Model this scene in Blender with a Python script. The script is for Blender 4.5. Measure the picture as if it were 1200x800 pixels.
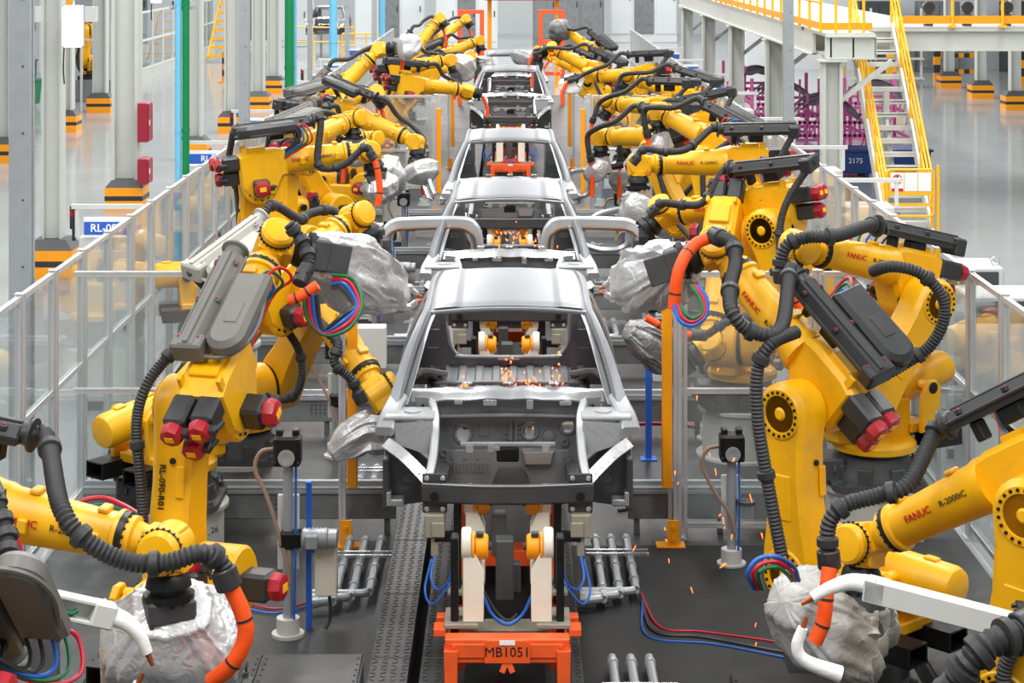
import bpy, math, random
from mathutils import Vector, Matrix, noise
from mathutils.geometry import tessellate_polygon
V = Vector
for o in list(bpy.data.objects): bpy.data.objects.remove(o)
scene = bpy.context.scene
COL = scene.collection
PI = math.pi
# ------------------------------------------------------------------ camera, world, lights
FPX, CAMH, VX, VY = 2300.0, 5.1, 600.0, -66.0       # focal length in pixels of a 1200 px wide frame, eye height, horizon point
cam_d = bpy.data.cameras.new('camera'); cam = bpy.data.objects.new('camera', cam_d); COL.objects.link(cam)
cam.location = (0, 0, CAMH); cam.rotation_euler = (PI/2, 0, 0)
cam_d.sensor_width = 36; cam_d.lens = FPX*36/1200; cam_d.shift_y = (VY-400)/1200; cam_d.shift_x = (600-VX)/1200
cam_d.clip_start = .1; cam_d.clip_end = 400
scene.camera = cam
w = bpy.data.worlds.new('hall_light'); scene.world = w; w.use_nodes = True
w.node_tree.nodes['Background'].inputs[0].default_value = (.93, .97, 1, 1)
w.node_tree.nodes['Background'].inputs[1].default_value = .33
def area(name, loc, sx, sy, power, color=(1, .98, .95)):
    d = bpy.data.lights.new(name, 'AREA'); d.shape = 'RECTANGLE'; d.size = sx; d.size_y = sy
    d.energy = power; d.color = color
    o = bpy.data.objects.new(name, d); COL.objects.link(o); o.location = loc
    return o
for k in range(8):                                     # rows of linear high-bay lamps under the hall roof
    for x in (-9.5, -3.2, 3.2, 9.5):
        area('high_bay_light', (x, 6+k*13, 10.2), 1.1, 8, 560 if abs(x) < 5 else 500)
scene.view_settings.view_transform = 'Standard'; scene.view_settings.look = 'None'
scene.view_settings.exposure = 0.35; scene.view_settings.gamma = 1
def P(px, py, Y):
    s = FPX/Y
    return V(((px-VX)/s, Y, CAMH-(py-VY)/s))
# ------------------------------------------------------------------ materials
def lin(c):
    return tuple((x/12.92 if x <= .04045 else ((x+.055)/1.055)**2.4) for x in (c[0]/255, c[1]/255, c[2]/255))
MATS = {}
def mat(name, rgb, rough=.5, metal=0., var=.12, scale=6., bump=0., bscale=40., emit=0., dirt=None, dirt_amt=0., coat=0., rvar=.1):
    m = bpy.data.materials.new(name); m.use_nodes = True; nt = m.node_tree; N = nt.nodes; L = nt.links
    b = N['Principled BSDF']; c = lin(rgb)
    tc = N.new('ShaderNodeTexCoord'); nz = N.new('ShaderNodeTexNoise'); nz.inputs['Scale'].default_value = scale
    nz.inputs['Detail'].default_value = 4
    L.new(tc.outputs['Object'], nz.inputs['Vector'])
    mx = N.new('ShaderNodeMix'); mx.data_type = 'RGBA'
    mx.inputs[6].default_value = (*[x*(1-var) for x in c], 1); mx.inputs[7].default_value = (*[min(1, x*(1+var)) for x in c], 1)
    L.new(nz.outputs['Fac'], mx.inputs[0]); out = mx.outputs[2]
    if dirt:
        n2 = N.new('ShaderNodeTexNoise'); n2.inputs['Scale'].default_value = scale*.7; n2.inputs['Detail'].default_value = 7; n2.inputs['Roughness'].default_value = .65
        L.new(tc.outputs['Object'], n2.inputs['Vector'])
        rp = N.new('ShaderNodeMapRange'); rp.inputs[1].default_value = .48; rp.inputs[2].default_value = .75; rp.inputs[4].default_value = dirt_amt
        L.new(n2.outputs['Fac'], rp.inputs[0])
        m2 = N.new('ShaderNodeMix'); m2.data_type = 'RGBA'; m2.inputs[7].default_value = (*lin(dirt), 1)
        L.new(rp.outputs[0], m2.inputs[0]); L.new(out, m2.inputs[6]); out = m2.outputs[2]
    L.new(out, b.inputs['Base Color'])
    r2 = N.new('ShaderNodeMapRange'); r2.inputs[3].default_value = max(.02, rough-rvar); r2.inputs[4].default_value = min(1, rough+rvar)
    L.new(nz.outputs['Fac'], r2.inputs[0]); L.new(r2.outputs[0], b.inputs['Roughness'])
    b.inputs['Metallic'].default_value = metal
    if coat: b.inputs['Coat Weight'].default_value = coat; b.inputs['Coat Roughness'].default_value = .08
    if bump:
        n3 = N.new('ShaderNodeTexNoise'); n3.inputs['Scale'].default_value = bscale; n3.inputs['Detail'].default_value = 3
        L.new(tc.outputs['Object'], n3.inputs['Vector'])
        if bscale == 11: n3.inputs['Distortion'].default_value = 1.6; n3.inputs['Detail'].default_value = 1.5
        bp = N.new('ShaderNodeBump'); bp.inputs['Strength'].default_value = bump; bp.inputs['Distance'].default_value = .035 if bscale == 11 else .01
        L.new(n3.outputs['Fac'], bp.inputs['Height']); L.new(bp.outputs[0], b.inputs['Normal'])
    if emit:
        b.inputs['Emission Color'].default_value = (*c, 1); b.inputs['Emission Strength'].default_value = emit
    MATS[name] = m
    return m
mat('yellow', (236, 174, 0), .38, 0, .05, 5, dirt=(112, 92, 56), dirt_amt=.28)
mat('yellow_dusty', (232, 176, 24), .55, 0, .08, 4, dirt=(96, 88, 70), dirt_amt=.5)
mat('safety_yellow', (250, 186, 22), .4, 0, .05, 3)
mat('safety_orange', (250, 160, 10), .4, 0, .05, 3)
mat('black_plastic', (44, 45, 47), .42, 0, .2, 8)
mat('hose_black', (44, 45, 47), .55, 0, .2, 12)
mat('black_metal', (30, 31, 33), .4, .4, .2, 10)
mat('box_grey', (104, 103, 99), .5, 0, .12, 5, dirt=(120, 112, 98), dirt_amt=.3)
mat('box_light', (168, 167, 160), .5, 0, .08, 5, dirt=(120, 114, 102), dirt_amt=.3)
mat('red_cap', (160, 20, 38), .35, 0, .1, 8)
mat('cast_grey', (74, 76, 78), .55, .2, .2, 6)
mat('pedestal', (196, 196, 190), .6, 0, .08, 3, dirt=(110, 106, 98), dirt_amt=.4)
mat('steel', (170, 173, 177), .34, .75, .06, 5)
mat('body_steel', (146, 149, 154), .4, .7, .03, 3, rvar=.05)
mat('inner_steel', (124, 126, 129), .42, .3, .15, 6)
mat('apron_steel', (178, 181, 184), .36, .35, .08, 5)
mat('dark_steel', (70, 71, 73), .42, .35, .2, 7)
mat('bright_steel', (206, 208, 210), .25, .8, .05, 8)
mat('galv', (168, 174, 178), .42, .4, .1, 9)
mat('alu', (204, 207, 209), .4, .45, .05, 5)
mat('foil', (198, 199, 201), .38, .5, .07, 5, bump=.35, bscale=11)
mat('foil_dark', (140, 141, 142), .4, .5, .12, 5, bump=.5, bscale=11)
mat('grey_cloth', (178, 178, 176), .5, .25, .08, 5, bump=.3, bscale=11)
mat('white_cloth', (236, 236, 234), .7, 0, .05, 6, bump=.3, bscale=14)
mat('orange_sleeve', (255, 84, 8), .55, 0, .08, 20, bump=.2, bscale=60)
mat('skid_orange', (240, 92, 34), .45, 0, .08, 6, dirt=(120, 70, 50), dirt_amt=.35)
mat('cream', (232, 226, 208), .45, 0, .04, 5, dirt=(160, 150, 130), dirt_amt=.25)
mat('paint_grey', (124, 128, 130), .5, .1, .1, 5, dirt=(70, 70, 70), dirt_amt=.5)
mat('khaki_plate', (150, 146, 130), .5, .2, .12, 6)
mat('cell_floor', (48, 50, 52), .5, 0, .3, 1.6, bump=.25, bscale=30, dirt=(84, 85, 86), dirt_amt=.45)
mat('deck_dark', (60, 62, 64), .42, .35, .25, 4, dirt=(120, 120, 120), dirt_amt=.4)
mat('mat_black', (20, 21, 23), .75, 0, .2, 3, dirt=(44, 45, 47), dirt_amt=.4)
mat('hall_floor', (164, 169, 170), .2, 0, .08, .5, coat=.3, dirt=(140, 142, 142), dirt_amt=.35, rvar=.06)
mat('column_paint', (192, 195, 189), .5, 0, .04, 2, dirt=(180, 180, 172), dirt_amt=.3)
mat('white_paint', (208, 210, 207), .45, 0, .03, 4)
mat('wall_paint', (214, 218, 220), .6, 0, .05, 1)
mat('green_pipe', (0, 128, 72), .35, 0, .08, 4)
mat('blue_pipe', (112, 190, 226), .35, 0, .05, 4)
mat('dark_red', (150, 24, 48), .4, 0, .08, 3)
mat('sign_blue', (44, 98, 200), .4, 0, .04, 4)
mat('blue_bin', (28, 66, 130), .5, 0, .1, 3)
mat('green_bin', (20, 120, 82), .5, 0, .1, 3)
mat('pink_rack', (220, 104, 172), .45, 0, .08, 4)
mat('part_dark', (112, 114, 120), .4, .3, .12, 2)
mat('wire_red', (196, 20, 44), .4); mat('wire_green', (14, 104, 64), .4); mat('wire_blue', (30, 96, 190), .4)
mat('wire_brown', (150, 124, 108), .5); mat('brown_shunt', (120, 92, 70), .4, .5); mat('copper', (190, 110, 70), .3, .8)
mat('text_black', (24, 24, 24), .6); mat('text_white', (245, 245, 245), .6); mat('text_red', (200, 40, 30), .5)
mat('led_white', (255, 255, 255), .5, emit=6); mat('led_green', (60, 255, 120), .5, emit=3)
mat('spark', (255, 96, 30), .5, emit=5); mat('green_box', (40, 140, 90), .5)
mat('tape_white', (238, 238, 236), .6, bump=.4, bscale=30)
def glass():
    m = bpy.data.materials.new('acrylic'); m.use_nodes = True; nt = m.node_tree; N = nt.nodes; L = nt.links
    b = N['Principled BSDF']; out = N['Material Output']
    b.inputs['Base Color'].default_value = (.60, .64, .65, 1); b.inputs['Roughness'].default_value = .05
    tr = N.new('ShaderNodeBsdfTransparent'); tr.inputs[0].default_value = (.95, .97, .97, 1)
    tc = N.new('ShaderNodeTexCoord'); nz = N.new('ShaderNodeTexNoise'); nz.inputs['Scale'].default_value = 2.2; nz.inputs['Detail'].default_value = 6
    L.new(tc.outputs['Object'], nz.inputs['Vector'])
    mr = N.new('ShaderNodeMapRange'); mr.inputs[3].default_value = .02; mr.inputs[4].default_value = .19
    L.new(nz.outputs['Fac'], mr.inputs[0])
    gl = N.new('ShaderNodeBsdfGlossy'); gl.inputs['Roughness'].default_value = .03; gl.inputs[0].default_value = (.95, .97, 1, 1)
    fr = N.new('ShaderNodeFresnel'); fr.inputs[0].default_value = 1.45
    mx = N.new('ShaderNodeMixShader'); L.new(mr.outputs[0], mx.inputs[0]); L.new(tr.outputs[0], mx.inputs[1]); L.new(b.outputs[0], mx.inputs[2])
    ml = N.new('ShaderNodeMath'); ml.operation = 'MULTIPLY'; ml.inputs[1].default_value = .38; L.new(fr.outputs[0], ml.inputs[0])
    m2 = N.new('ShaderNodeMixShader'); L.new(ml.outputs[0], m2.inputs[0]); L.new(mx.outputs[0], m2.inputs[1]); L.new(gl.outputs[0], m2.inputs[2])
    L.new(m2.outputs[0], out.inputs[0]); MATS['acrylic'] = m
glass()
# ------------------------------------------------------------------ mesh builder
def frame(d, up=V((0, 0, 1))):
    """rotation whose z axis is d"""
    d = V(d).normalized(); x = up.cross(d)
    if x.length < 1e-4: x = V((1, 0, 0)).cross(d) if abs(d.x) < .9 else V((0, 1, 0)).cross(d)
    x.normalize(); y = d.cross(x)
    return Matrix((x, y, d)).transposed()
def mtx(x, y, z, o):
    m = Matrix((x, y, z)).transposed().to_4x4(); m.translation = o
    return m
def spline(pts, n=8):
    pts = [V(p) for p in pts]
    if len(pts) < 3:
        return [pts[0].lerp(pts[-1], i/n) for i in range(n+1)]
    q = [2*pts[0]-pts[1]]+pts+[2*pts[-1]-pts[-2]]; out = []
    for i in range(1, len(q)-2):
        a, b, c, d = q[i-1:i+3]
        for k in range(n):
            t = k/n
            out.append(.5*((2*b)+(c-a)*t+(2*a-5*b+4*c-d)*t*t+(3*b-a-3*c+d)*t**3))
    out.append(pts[-1]); return out
def resample(path, step):
    L = [0]
    for a, b in zip(path, path[1:]): L.append(L[-1]+(b-a).length)
    n = max(2, int(L[-1]/step)); out = []; j = 0
    for i in range(n+1):
        t = L[-1]*i/n
        while j < len(path)-2 and L[j+1] < t: j += 1
        seg = L[j+1]-L[j]
        out.append(path[j].lerp(path[j+1], 0 if seg < 1e-9 else (t-L[j])/seg))
    return out
class MB:
    def __init__(s): s.v = []; s.f = []; s.mi = []; s.mats = []; s.cur = 0
    def mat(s, name):
        if name not in s.mats: s.mats.append(name)
        s.cur = s.mats.index(name); return s
    def add(s, vs, fs, M=None):
        b = len(s.v)
        s.v += [tuple(M @ V(p)) for p in vs] if M is not None else [tuple(p) for p in vs]
        s.f += [[i+b for i in f] for f in fs]; s.mi += [s.cur]*len(fs); return s
    def box(s, c, d, M=None, ch=0.):
        x, y, z = d[0]/2, d[1]/2, d[2]/2; c = V(c)
        if ch <= 0:
            vs = [(sx*x, sy*y, sz*z) for sx in (-1, 1) for sy in (-1, 1) for sz in (-1, 1)]
            fs = [(0, 1, 3, 2), (4, 6, 7, 5), (0, 4, 5, 1), (2, 3, 7, 6), (0, 2, 6, 4), (1, 5, 7, 3)]
            return s.add([V(p)+c for p in vs], fs, M)
        h = min(ch, x*.99, y*.99, z*.99); vs = []; idx = {}
        for sx in (-1, 1):
            for sy in (-1, 1):
                for sz in (-1, 1):
                    for a in range(3):
                        p = [sx*(x-h), sy*(y-h), sz*(z-h)]; p[a] = (sx*x, sy*y, sz*z)[a]
                        idx[sx, sy, sz, a] = len(vs); vs.append(V(p)+c)
        fs = []
        def quad(l, n):
            a, b2, c2 = vs[l[0]], vs[l[1]], vs[l[2]]
            fs.append(l if (b2-a).cross(c2-a).dot(V(n)) > 0 else l[::-1])
        for a in range(3):
            o = [i for i in range(3) if i != a]
            for sg in (-1, 1):
                l = []
                for u, v2 in ((-1, -1), (1, -1), (1, 1), (-1, 1)):
                    k = [0, 0, 0]; k[a] = sg; k[o[0]] = u; k[o[1]] = v2; l.append(idx[(*k, a)])
                n = [0, 0, 0]; n[a] = sg; quad(l, n)
        for a in range(3):
            o = [i for i in range(3) if i != a]
            for u in (-1, 1):
                for v2 in (-1, 1):
                    k1 = [0, 0, 0]; k1[o[0]] = u; k1[o[1]] = v2; k2 = list(k1); k1[a] = -1; k2[a] = 1
                    n = [0, 0, 0]; n[o[0]] = u; n[o[1]] = v2
                    quad([idx[(*k1, o[0])], idx[(*k2, o[0])], idx[(*k2, o[1])], idx[(*k1, o[1])]], n)
        for sx in (-1, 1):
            for sy in (-1, 1):
                for sz in (-1, 1): quad([idx[sx, sy, sz, a] for a in range(3)], (sx, sy, sz))
        return s.add(vs, fs, M)
    def lathe(s, o, d, prof, n=20, M=None, cap=True):
        R = frame(d); o = V(o); d = V(d).normalized(); vs = []; fs = []
        for t, r in prof:
            for k in range(n):
                a = 2*PI*k/n; vs.append(o+d*t+R @ V((r*math.cos(a), r*math.sin(a), 0)))
        for i in range(len(prof)-1):
            for k in range(n):
                fs.append((i*n+k, i*n+(k+1) % n, (i+1)*n+(k+1) % n, (i+1)*n+k))
        if cap:
            fs.append(list(range(n))[::-1]); fs.append([(len(prof)-1)*n+k for k in range(n)])
        return s.add(vs, fs, M)
    def cyl(s, a, b, r, r2=None, n=16, M=None, ch=0.):
        a = V(a); b = V(b); L = (b-a).length; r2 = r if r2 is None else r2
        pr = [(0, r), (L, r2)] if ch <= 0 else [(0, r-ch), (ch, r), (L-ch, r2), (L, r2-ch)]
        return s.lathe(a, b-a, pr, n, M)
    def bolts(s, o, d, R0, r, h, n, M=None, a0=0, a1=2*PI, sides=6):
        F = frame(d); o = V(o); d = V(d).normalized()
        for k in range(n):
            a = a0+(a1-a0)*k/n; p = o+F @ V((R0*math.cos(a), R0*math.sin(a), 0))
            s.cyl(p, p+d*h, r, n=sides, M=M)
        return s
    def tube(s, path, r, n=8, M=None, cap=True, up=V((0, 0, 1))):
        path = [V(p) for p in path]; m = len(path); vs = []; fs = []
        t = (path[1]-path[0]).normalized(); R = frame(t, up); x = R.col[0]
        for i, p in enumerate(path):
            t2 = (path[min(i+1, m-1)]-path[max(i-1, 0)]).normalized()
            x = x-t2*x.dot(t2); x.normalize(); y = t2.cross(x)
            rr = r(i/(m-1)) if callable(r) else (r[i] if isinstance(r, (list, tuple)) else r)
            for k in range(n):
                a = 2*PI*(k+.5)/n; vs.append(p+x*(rr*math.cos(a))+y*(rr*math.sin(a)))
        for i in range(m-1):
            for k in range(n): fs.append((i*n+k, i*n+(k+1) % n, (i+1)*n+(k+1) % n, (i+1)*n+k))
        if cap: fs.append(list(range(n))[::-1]); fs.append([(m-1)*n+k for k in range(n)])
        return s.add(vs, fs, M)
    def bar(s, a, b, wd, ht, up=V((0, 0, 1)), M=None, ch=0.):
        a = V(a); b = V(b); R = frame(b-a, V(up)).to_4x4(); R.translation = (a+b)/2
        return s.box((0, 0, 0), (wd, ht, (b-a).length), R if M is None else M @ R, ch)
    def plate(s, outer, holes=(), t=.01, M=None, ch=0.):
        """flat outline in local xy, thickness along +z"""
        loops = [list(outer)]+[list(h) for h in holes]
        flat = [p for l in loops for p in l]
        tris = tessellate_polygon([[V((p[0], p[1], 0)) for p in l] for l in loops])
        n = len(flat); vs = [V((p[0], p[1], 0)) for p in flat]+[V((p[0], p[1], t)) for p in flat]; fs = []
        for a, b, c in tris:
            nz = (vs[b]-vs[a]).cross(vs[c]-vs[a]).z
            if nz < 0: b, c = c, b
            fs.append((a+n, b+n, c+n)); fs.append((a, c, b))
        k = 0
        for li, l in enumerate(loops):
            ar = sum(l[i][0]*l[(i+1) % len(l)][1]-l[(i+1) % len(l)][0]*l[i][1] for i in range(len(l)))
            ccw = (ar > 0) == (li == 0)
            for i in range(len(l)):
                a, b = k+i, k+(i+1) % len(l)
                fs.append((a, b, b+n, a+n) if ccw else (b, a, a+n, b+n))
            k += len(l)
        return s.add(vs, fs, M)
    def prism(s, outline, t, M=None, ch=.02):
        """outline (ccw, convex-ish) extruded along z with chamfered rims"""
        c = V((sum(p[0] for p in outline)/len(outline), sum(p[1] for p in outline)/len(outline), 0)); n = len(outline); vs = []
        def inset(d):
            o = []
            for i in range(n):
                p0 = V((*outline[i-1], 0)); p = V((*outline[i], 0)); p1 = V((*outline[(i+1) % n], 0))
                e0 = (p-p0).normalized(); e1 = (p1-p).normalized(); nn = V((-e0.y-e1.y, e0.x+e1.x, 0))
                if nn.length < 1e-6: nn = V((-e0.y, e0.x, 0))
                nn.normalize(); o.append(p+nn*d)
            return o
        for z, d in ((0, ch), (ch, 0), (t-ch, 0), (t, ch)):
            vs += [p+V((0, 0, z)) for p in (inset(d) if d else [V((*q, 0)) for q in outline])]
        fs = []
        for i in range(3):
            for k in range(n): fs.append((i*n+k, i*n+(k+1) % n, (i+1)*n+(k+1) % n, (i+1)*n+k))
        fs.append(list(range(n))[::-1]); fs.append([3*n+k for k in range(n)])
        return s.add(vs, fs, M)
    def grid(s, fn, nu, nv, M=None, flip=False):
        vs = [fn(i/nu, j/nv) for i in range(nu+1) for j in range(nv+1)]; fs = []
        for i in range(nu):
            for j in range(nv):
                a = i*(nv+1)+j; q = (a, a+nv+1, a+nv+2, a+1); fs.append(q[::-1] if flip else q)
        return s.add(vs, fs, M)
    def mesh(s, name, mats=None, smooth=35):
        me = bpy.data.meshes.new(name); me.from_pydata(s.v, [], s.f)
        ms = [mats] if isinstance(mats, str) else (mats or s.mats or ['steel'])
        for m in ms: me.materials.append(MATS[m])
        if len(ms) > 1: me.polygons.foreach_set('material_index', s.mi)
        if smooth: me.shade_smooth(); me.set_sharp_from_angle(angle=math.radians(smooth))
        me.update(); return me
    def obj(s, name, mats=None, parent=None, M=None, smooth=35, stuff=False):
        o = O(name, s.mesh(name, mats, smooth), parent, M)
        if stuff: o['kind'] = 'stuff'
        return o
WM = {}
def O(name, me, parent=None, M=None):
    """link one object; M is its world matrix"""
    o = bpy.data.objects.new(name, me); COL.objects.link(o); M = Matrix() if M is None else M.copy()
    if parent is not None:
        o.parent = parent; o.matrix_basis = WM[parent.name].inverted() @ M
    else: o.matrix_basis = M
    WM[o.name] = M; return o
def tag(o, label, cat, group=None, kind=None):
    if label: o['label'] = label
    if cat: o['category'] = cat
    if group: o['group'] = group
    if kind: o['kind'] = kind
    return o
def thing(name, label, cat, loc=(0, 0, 0), group=None, rz=0):
    o = O(name, None, None, Matrix.Translation(V(loc)) @ Matrix.Rotation(rz, 4, 'Z'))
    o.empty_display_size = .2
    return tag(o, label, cat, group)
def struct(o): o['kind'] = 'structure'; return o
def clone(root, M, label=None, group=None):
    """copy a thing with its parts and their sub-parts, moved by matrix M"""
    def cp(o, par):
        c = o.copy(); COL.objects.link(c); wm = M @ WM[o.name]; WM[c.name] = wm
        c.parent = par; c.matrix_parent_inverse = Matrix()
        c.matrix_basis = WM[par.name].inverted() @ wm if par else wm
        for ch in list(o.children):
            if not ch.name.startswith('plate_lettering'): cp(ch, c)
        return c
    kids = {}
    r = cp(root, None)
    if label: r['label'] = label
    if group: r['group'] = group
    return r
def circ(cx, cy, r, n=14, ry=None):
    ry = r if ry is None else ry
    return [(cx+r*math.cos(2*PI*k/n), cy+ry*math.sin(2*PI*k/n)) for k in range(n)]
def rrect(x0, y0, x1, y1, r, n=4):
    o = []
    for cx, cy, a in ((x1-r, y0+r, -PI/2), (x1-r, y1-r, 0), (x0+r, y1-r, PI/2), (x0+r, y0+r, PI)):
        for k in range(n+1): b = a+PI/2*k/n; o.append((cx+r*math.cos(b), cy+r*math.sin(b)))
    return o
FONT_CACHE = {}
def text_mesh(txt, size, mname, bold=False):
    key = (txt, size, mname)
    if key in FONT_CACHE: return FONT_CACHE[key]
    cu = bpy.data.curves.new('lettering', 'FONT'); cu.body = txt; cu.size = size; cu.align_x = 'CENTER'; cu.align_y = 'CENTER'
    cu.extrude = .0015; cu.resolution_u = 2; cu.offset = size*.018 if bold else 0
    ob = bpy.data.objects.new('lettering', cu); COL.objects.link(ob); bpy.context.view_layer.update()
    me = bpy.data.meshes.new_from_object(ob.evaluated_get(bpy.context.evaluated_depsgraph_get()))
    bpy.data.objects.remove(ob); me.materials.clear(); me.materials.append(MATS[mname]); FONT_CACHE[key] = me
    return me
def hose_mesh(path, r, ribbed=True, n=10, mname='hose_black'):
    b = MB()
    if ribbed:
        p = resample(spline(path, 10), r*.27)
        b.tube(p, [r*(1.0 if i % 2 else .82) for i in range(len(p))], n)
    else:
        b.tube(resample(spline(path, 8), r*1.4), r, n)
    return b.mesh('hose', mname, 28 if ribbed else 60)
def cloth_mesh(path, rad, mname='foil', seed=0, amp=.22, nu=46, nv=40, box=.62):
    """crumpled cover lofted round a path; rad = list of (a, b) half-widths"""
    pth = spline(path, 10); L = [0]
    for a, b in zip(pth, pth[1:]): L.append(L[-1]+(b-a).length)
    pts = resample(pth, L[-1]/nu-1e-6); m = len(pts); vs = []; fs = []
    t = (pts[1]-pts[0]).normalized(); x = frame(t).col[0]; off = V((seed*7.3, seed*3.1, seed*1.7)); st = L[-1]/(m-1)
    rg = lambda q: 1-2*abs(noise.noise(q))
    for i, q in enumerate(pts):
        t2 = (pts[min(i+1, m-1)]-pts[max(i-1, 0)]).normalized(); x = (x-t2*x.dot(t2)).normalized(); y = t2.cross(x)
        u = i/(m-1)*(len(rad)-1); j = min(int(u), len(rad)-2); f = u-j; f = f*f*(3-2*f)
        a = rad[j][0]*(1-f)+rad[j+1][0]*f; b = rad[j][1]*(1-f)+rad[j+1][1]*f; r0 = min(a, b)
        e = min(i, m-1-i)/3.; cl = 1 if e >= 1 else math.sqrt(max(.02, 1-(1-e)**2))
        for k in range(nv):
            an = 2*PI*k/nv; c, s2 = math.cos(an), math.sin(an)
            cc = math.copysign(abs(c)**box, c); ss = math.copysign(abs(s2)**box, s2)
            v = q+x*(a*cc*cl)+y*(b*ss*cl)
            # folds run along the cover and slant round it; fine crumple on top
            w1 = V((c*1.5+i*st*.9, s2*1.5, i*st*1.2))+off; w2 = V((c*4.2+i*st*1.5, s2*4.2, i*st*1.7))+off*1.7
            dsp = .6*noise.noise(v*2.6+off)+.55*(rg(w1)-.45)+.36*(rg(w2)-.45)+.07*(rg(v*11+off)-.4)
            vs.append(v+(x*c+y*s2)*(amp*r0*dsp*1.25))
    for i in range(m-1):
        for k in range(nv): fs.append((i*nv+k, i*nv+(k+1) % nv, (i+1)*nv+(k+1) % nv, (i+1)*nv+k))
    fs.append(list(range(nv))[::-1]); fs.append([(m-1)*nv+k for k in range(nv)])
    b = MB(); b.add(vs, fs); return b.mesh('cover', mname, 75)
# ================================================================== THE SETTING
T4 = Matrix.Translation
def slab(name, x0, x1, y0, y1, z0, z1, m):
    b = MB(); c = V(((x0+x1)/2, (y0+y1)/2, (z0+z1)/2)); b.box((0, 0, 0), (x1-x0, y1-y0, z1-z0))
    return struct(b.obj(name, m, None, T4(c)))
slab('floor', -34, 30, 2, 112, -.3, 0, 'hall_floor')
slab('floor_cell', -3.85, 3.85, 4, 66, 0, .006, 'cell_floor')
slab('wall_far', -34, 30, 111.5, 112, 0, 9, 'wall_paint')
slab('wall_left', -34.3, -34, 2, 112, 0, 9, 'wall_paint')
slab('wall_right', 30, 30.3, 2, 112, 0, 9, 'wall_paint')
slab('wall_back', 9.5, 30, 79.6, 80, 0, 9, 'wall_paint')
# ---------------------------------------------------------------- safety fences
def slot_profile(w2, d):
    """square extrusion section with a groove in each face"""
    h = w2/2; g = w2*.11; o = []
    for k in range(4):
        R = Matrix.Rotation(k*PI/2, 2)
        for p in ((h, -h), (h, -g), (h-d, -g), (h-d, g), (h, g)): q = R @ V(p); o.append((q.x, q.y))
    return o
FT, FM, FB = 2.3, 1.27, .12          # top, middle and bottom rail heights
b = MB(); b.plate(slot_profile(.075, .014), (), FT)
for sx in (-1, 1): b.box((sx*.064, 0, FT/2), (.034, .04, FT-.06))
b.box((0, 0, .012), (.15, .12, .024)); b.box((0, 0, FT+.004), (.08, .08, .01))
POST = b.mesh('post', 'alu')
BAY = 1.14
def rail_mesh(L, h=.045):
    b = MB(); M = Matrix.Rotation(PI/2, 4, 'Y') @ T4((0, 0, -L/2)); b.plate(slot_profile(h, .008), (), L, M); return b.mesh('rail', 'alu')
def pane_mesh(L, h):
    b = MB(); b.box((0, 0, 0), (L, .008, h)); return b.mesh('pane', 'acrylic', 0)
def fence(label, a, d, n, bay=BAY, group=None, first=True, last=True):
    """fence from point a in unit direction d, n bays"""
    a = V(a); d = V(d); rz = math.atan2(d.y, d.x); R = Matrix.Rotation(rz, 4, 'Z')
    t = thing('safety_fence', label, 'fence', a, group)
    RT, PU, PL = rail_mesh(bay-.12), pane_mesh(bay-.16, FT-FM-.06), pane_mesh(bay-.16, FM-FB-.06)
    for i in range(n+1):
        if (i == 0 and not first) or (i == n and not last): continue
        O('post', POST, t, T4(a+d*bay*i) @ R)
    for i in range(n):
        c = a+d*bay*(i+.5)
        for z, nm in ((FT-.03, 'top_rail'), (FM, 'middle_rail'), (FB, 'bottom_rail')):
            O(nm, RT, t, T4(c+V((0, 0, z))) @ R)
        O('pane', PU, t, T4(c+V((0, 0, (FT+FM)/2-.015))) @ R)
        O('pane', PL, t, T4(c+V((0, 0, (FM+FB)/2))) @ R)
    return t
FX = 3.93
fence('long clear panel safety fence beside the white columns and red cabinets', (-FX, 16.82-BAY*7, 0), (0, 1, 0), 49)
fence('long clear panel safety fence beside the yellow railed staircase', (FX, 16.82-BAY*7, 0), (0, 1, 0), 49)
for sx, side in ((-1, 'red cabinet side'), (1, 'staircase side')):
    for Y, what in ((16.82, 'by the first car body'), (36.4, 'beyond the third car body')):
        bay = (FX-.12-1.42)/2
        fence('cross fence of clear panels on the %s %s' % (side, what), (sx*(FX-.12), Y, 0), (-sx, 0, 0), 1 if sx < 0 and Y < 20 else 2, bay, first=False)
# orange light-curtain posts at the inner ends of the cross fences
def curtain_post(x, Y, label, sx):
    t = thing('light_curtain_post', label, 'safety post', (x, Y, 0), 'orange light curtain posts')
    M = T4((x, Y, 0))
    b = MB(); b.plate(slot_profile(.06, .01), (), 2.2, T4((sx*.055, 0, 0))); b.obj('upright', 'alu', t, M)
    b = MB(); b.box((-sx*.03, 0, 1.28), (.085, .07, 1.56), None, .008); b.obj('light_curtain', 'safety_orange', t, M)
    b = MB(); b.box((0, 0, .012), (.24, .16, .024)); b.box((sx*.02, -.05, .13), (.1, .02, .22))
    for i in (0, 1):
        b.cyl((sx*.02, -.06, .08+.1*i), (sx*.02, -.075, .08+.1*i), .018, n=8)
    b.obj('foot_bracket', 'safety_orange', t, M)
for sx, sd in ((-1, 'red cabinet side'), (1, 'staircase side')):
    for Y, what in ((16.6, 'ending the first cross fence'), (36.2, 'ending the second cross fence'), (44.5, 'beside the fourth car body')):
        curtain_post(sx*1.36-.02, Y, 'orange light curtain post on the %s %s' % (sd, what), sx)
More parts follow.
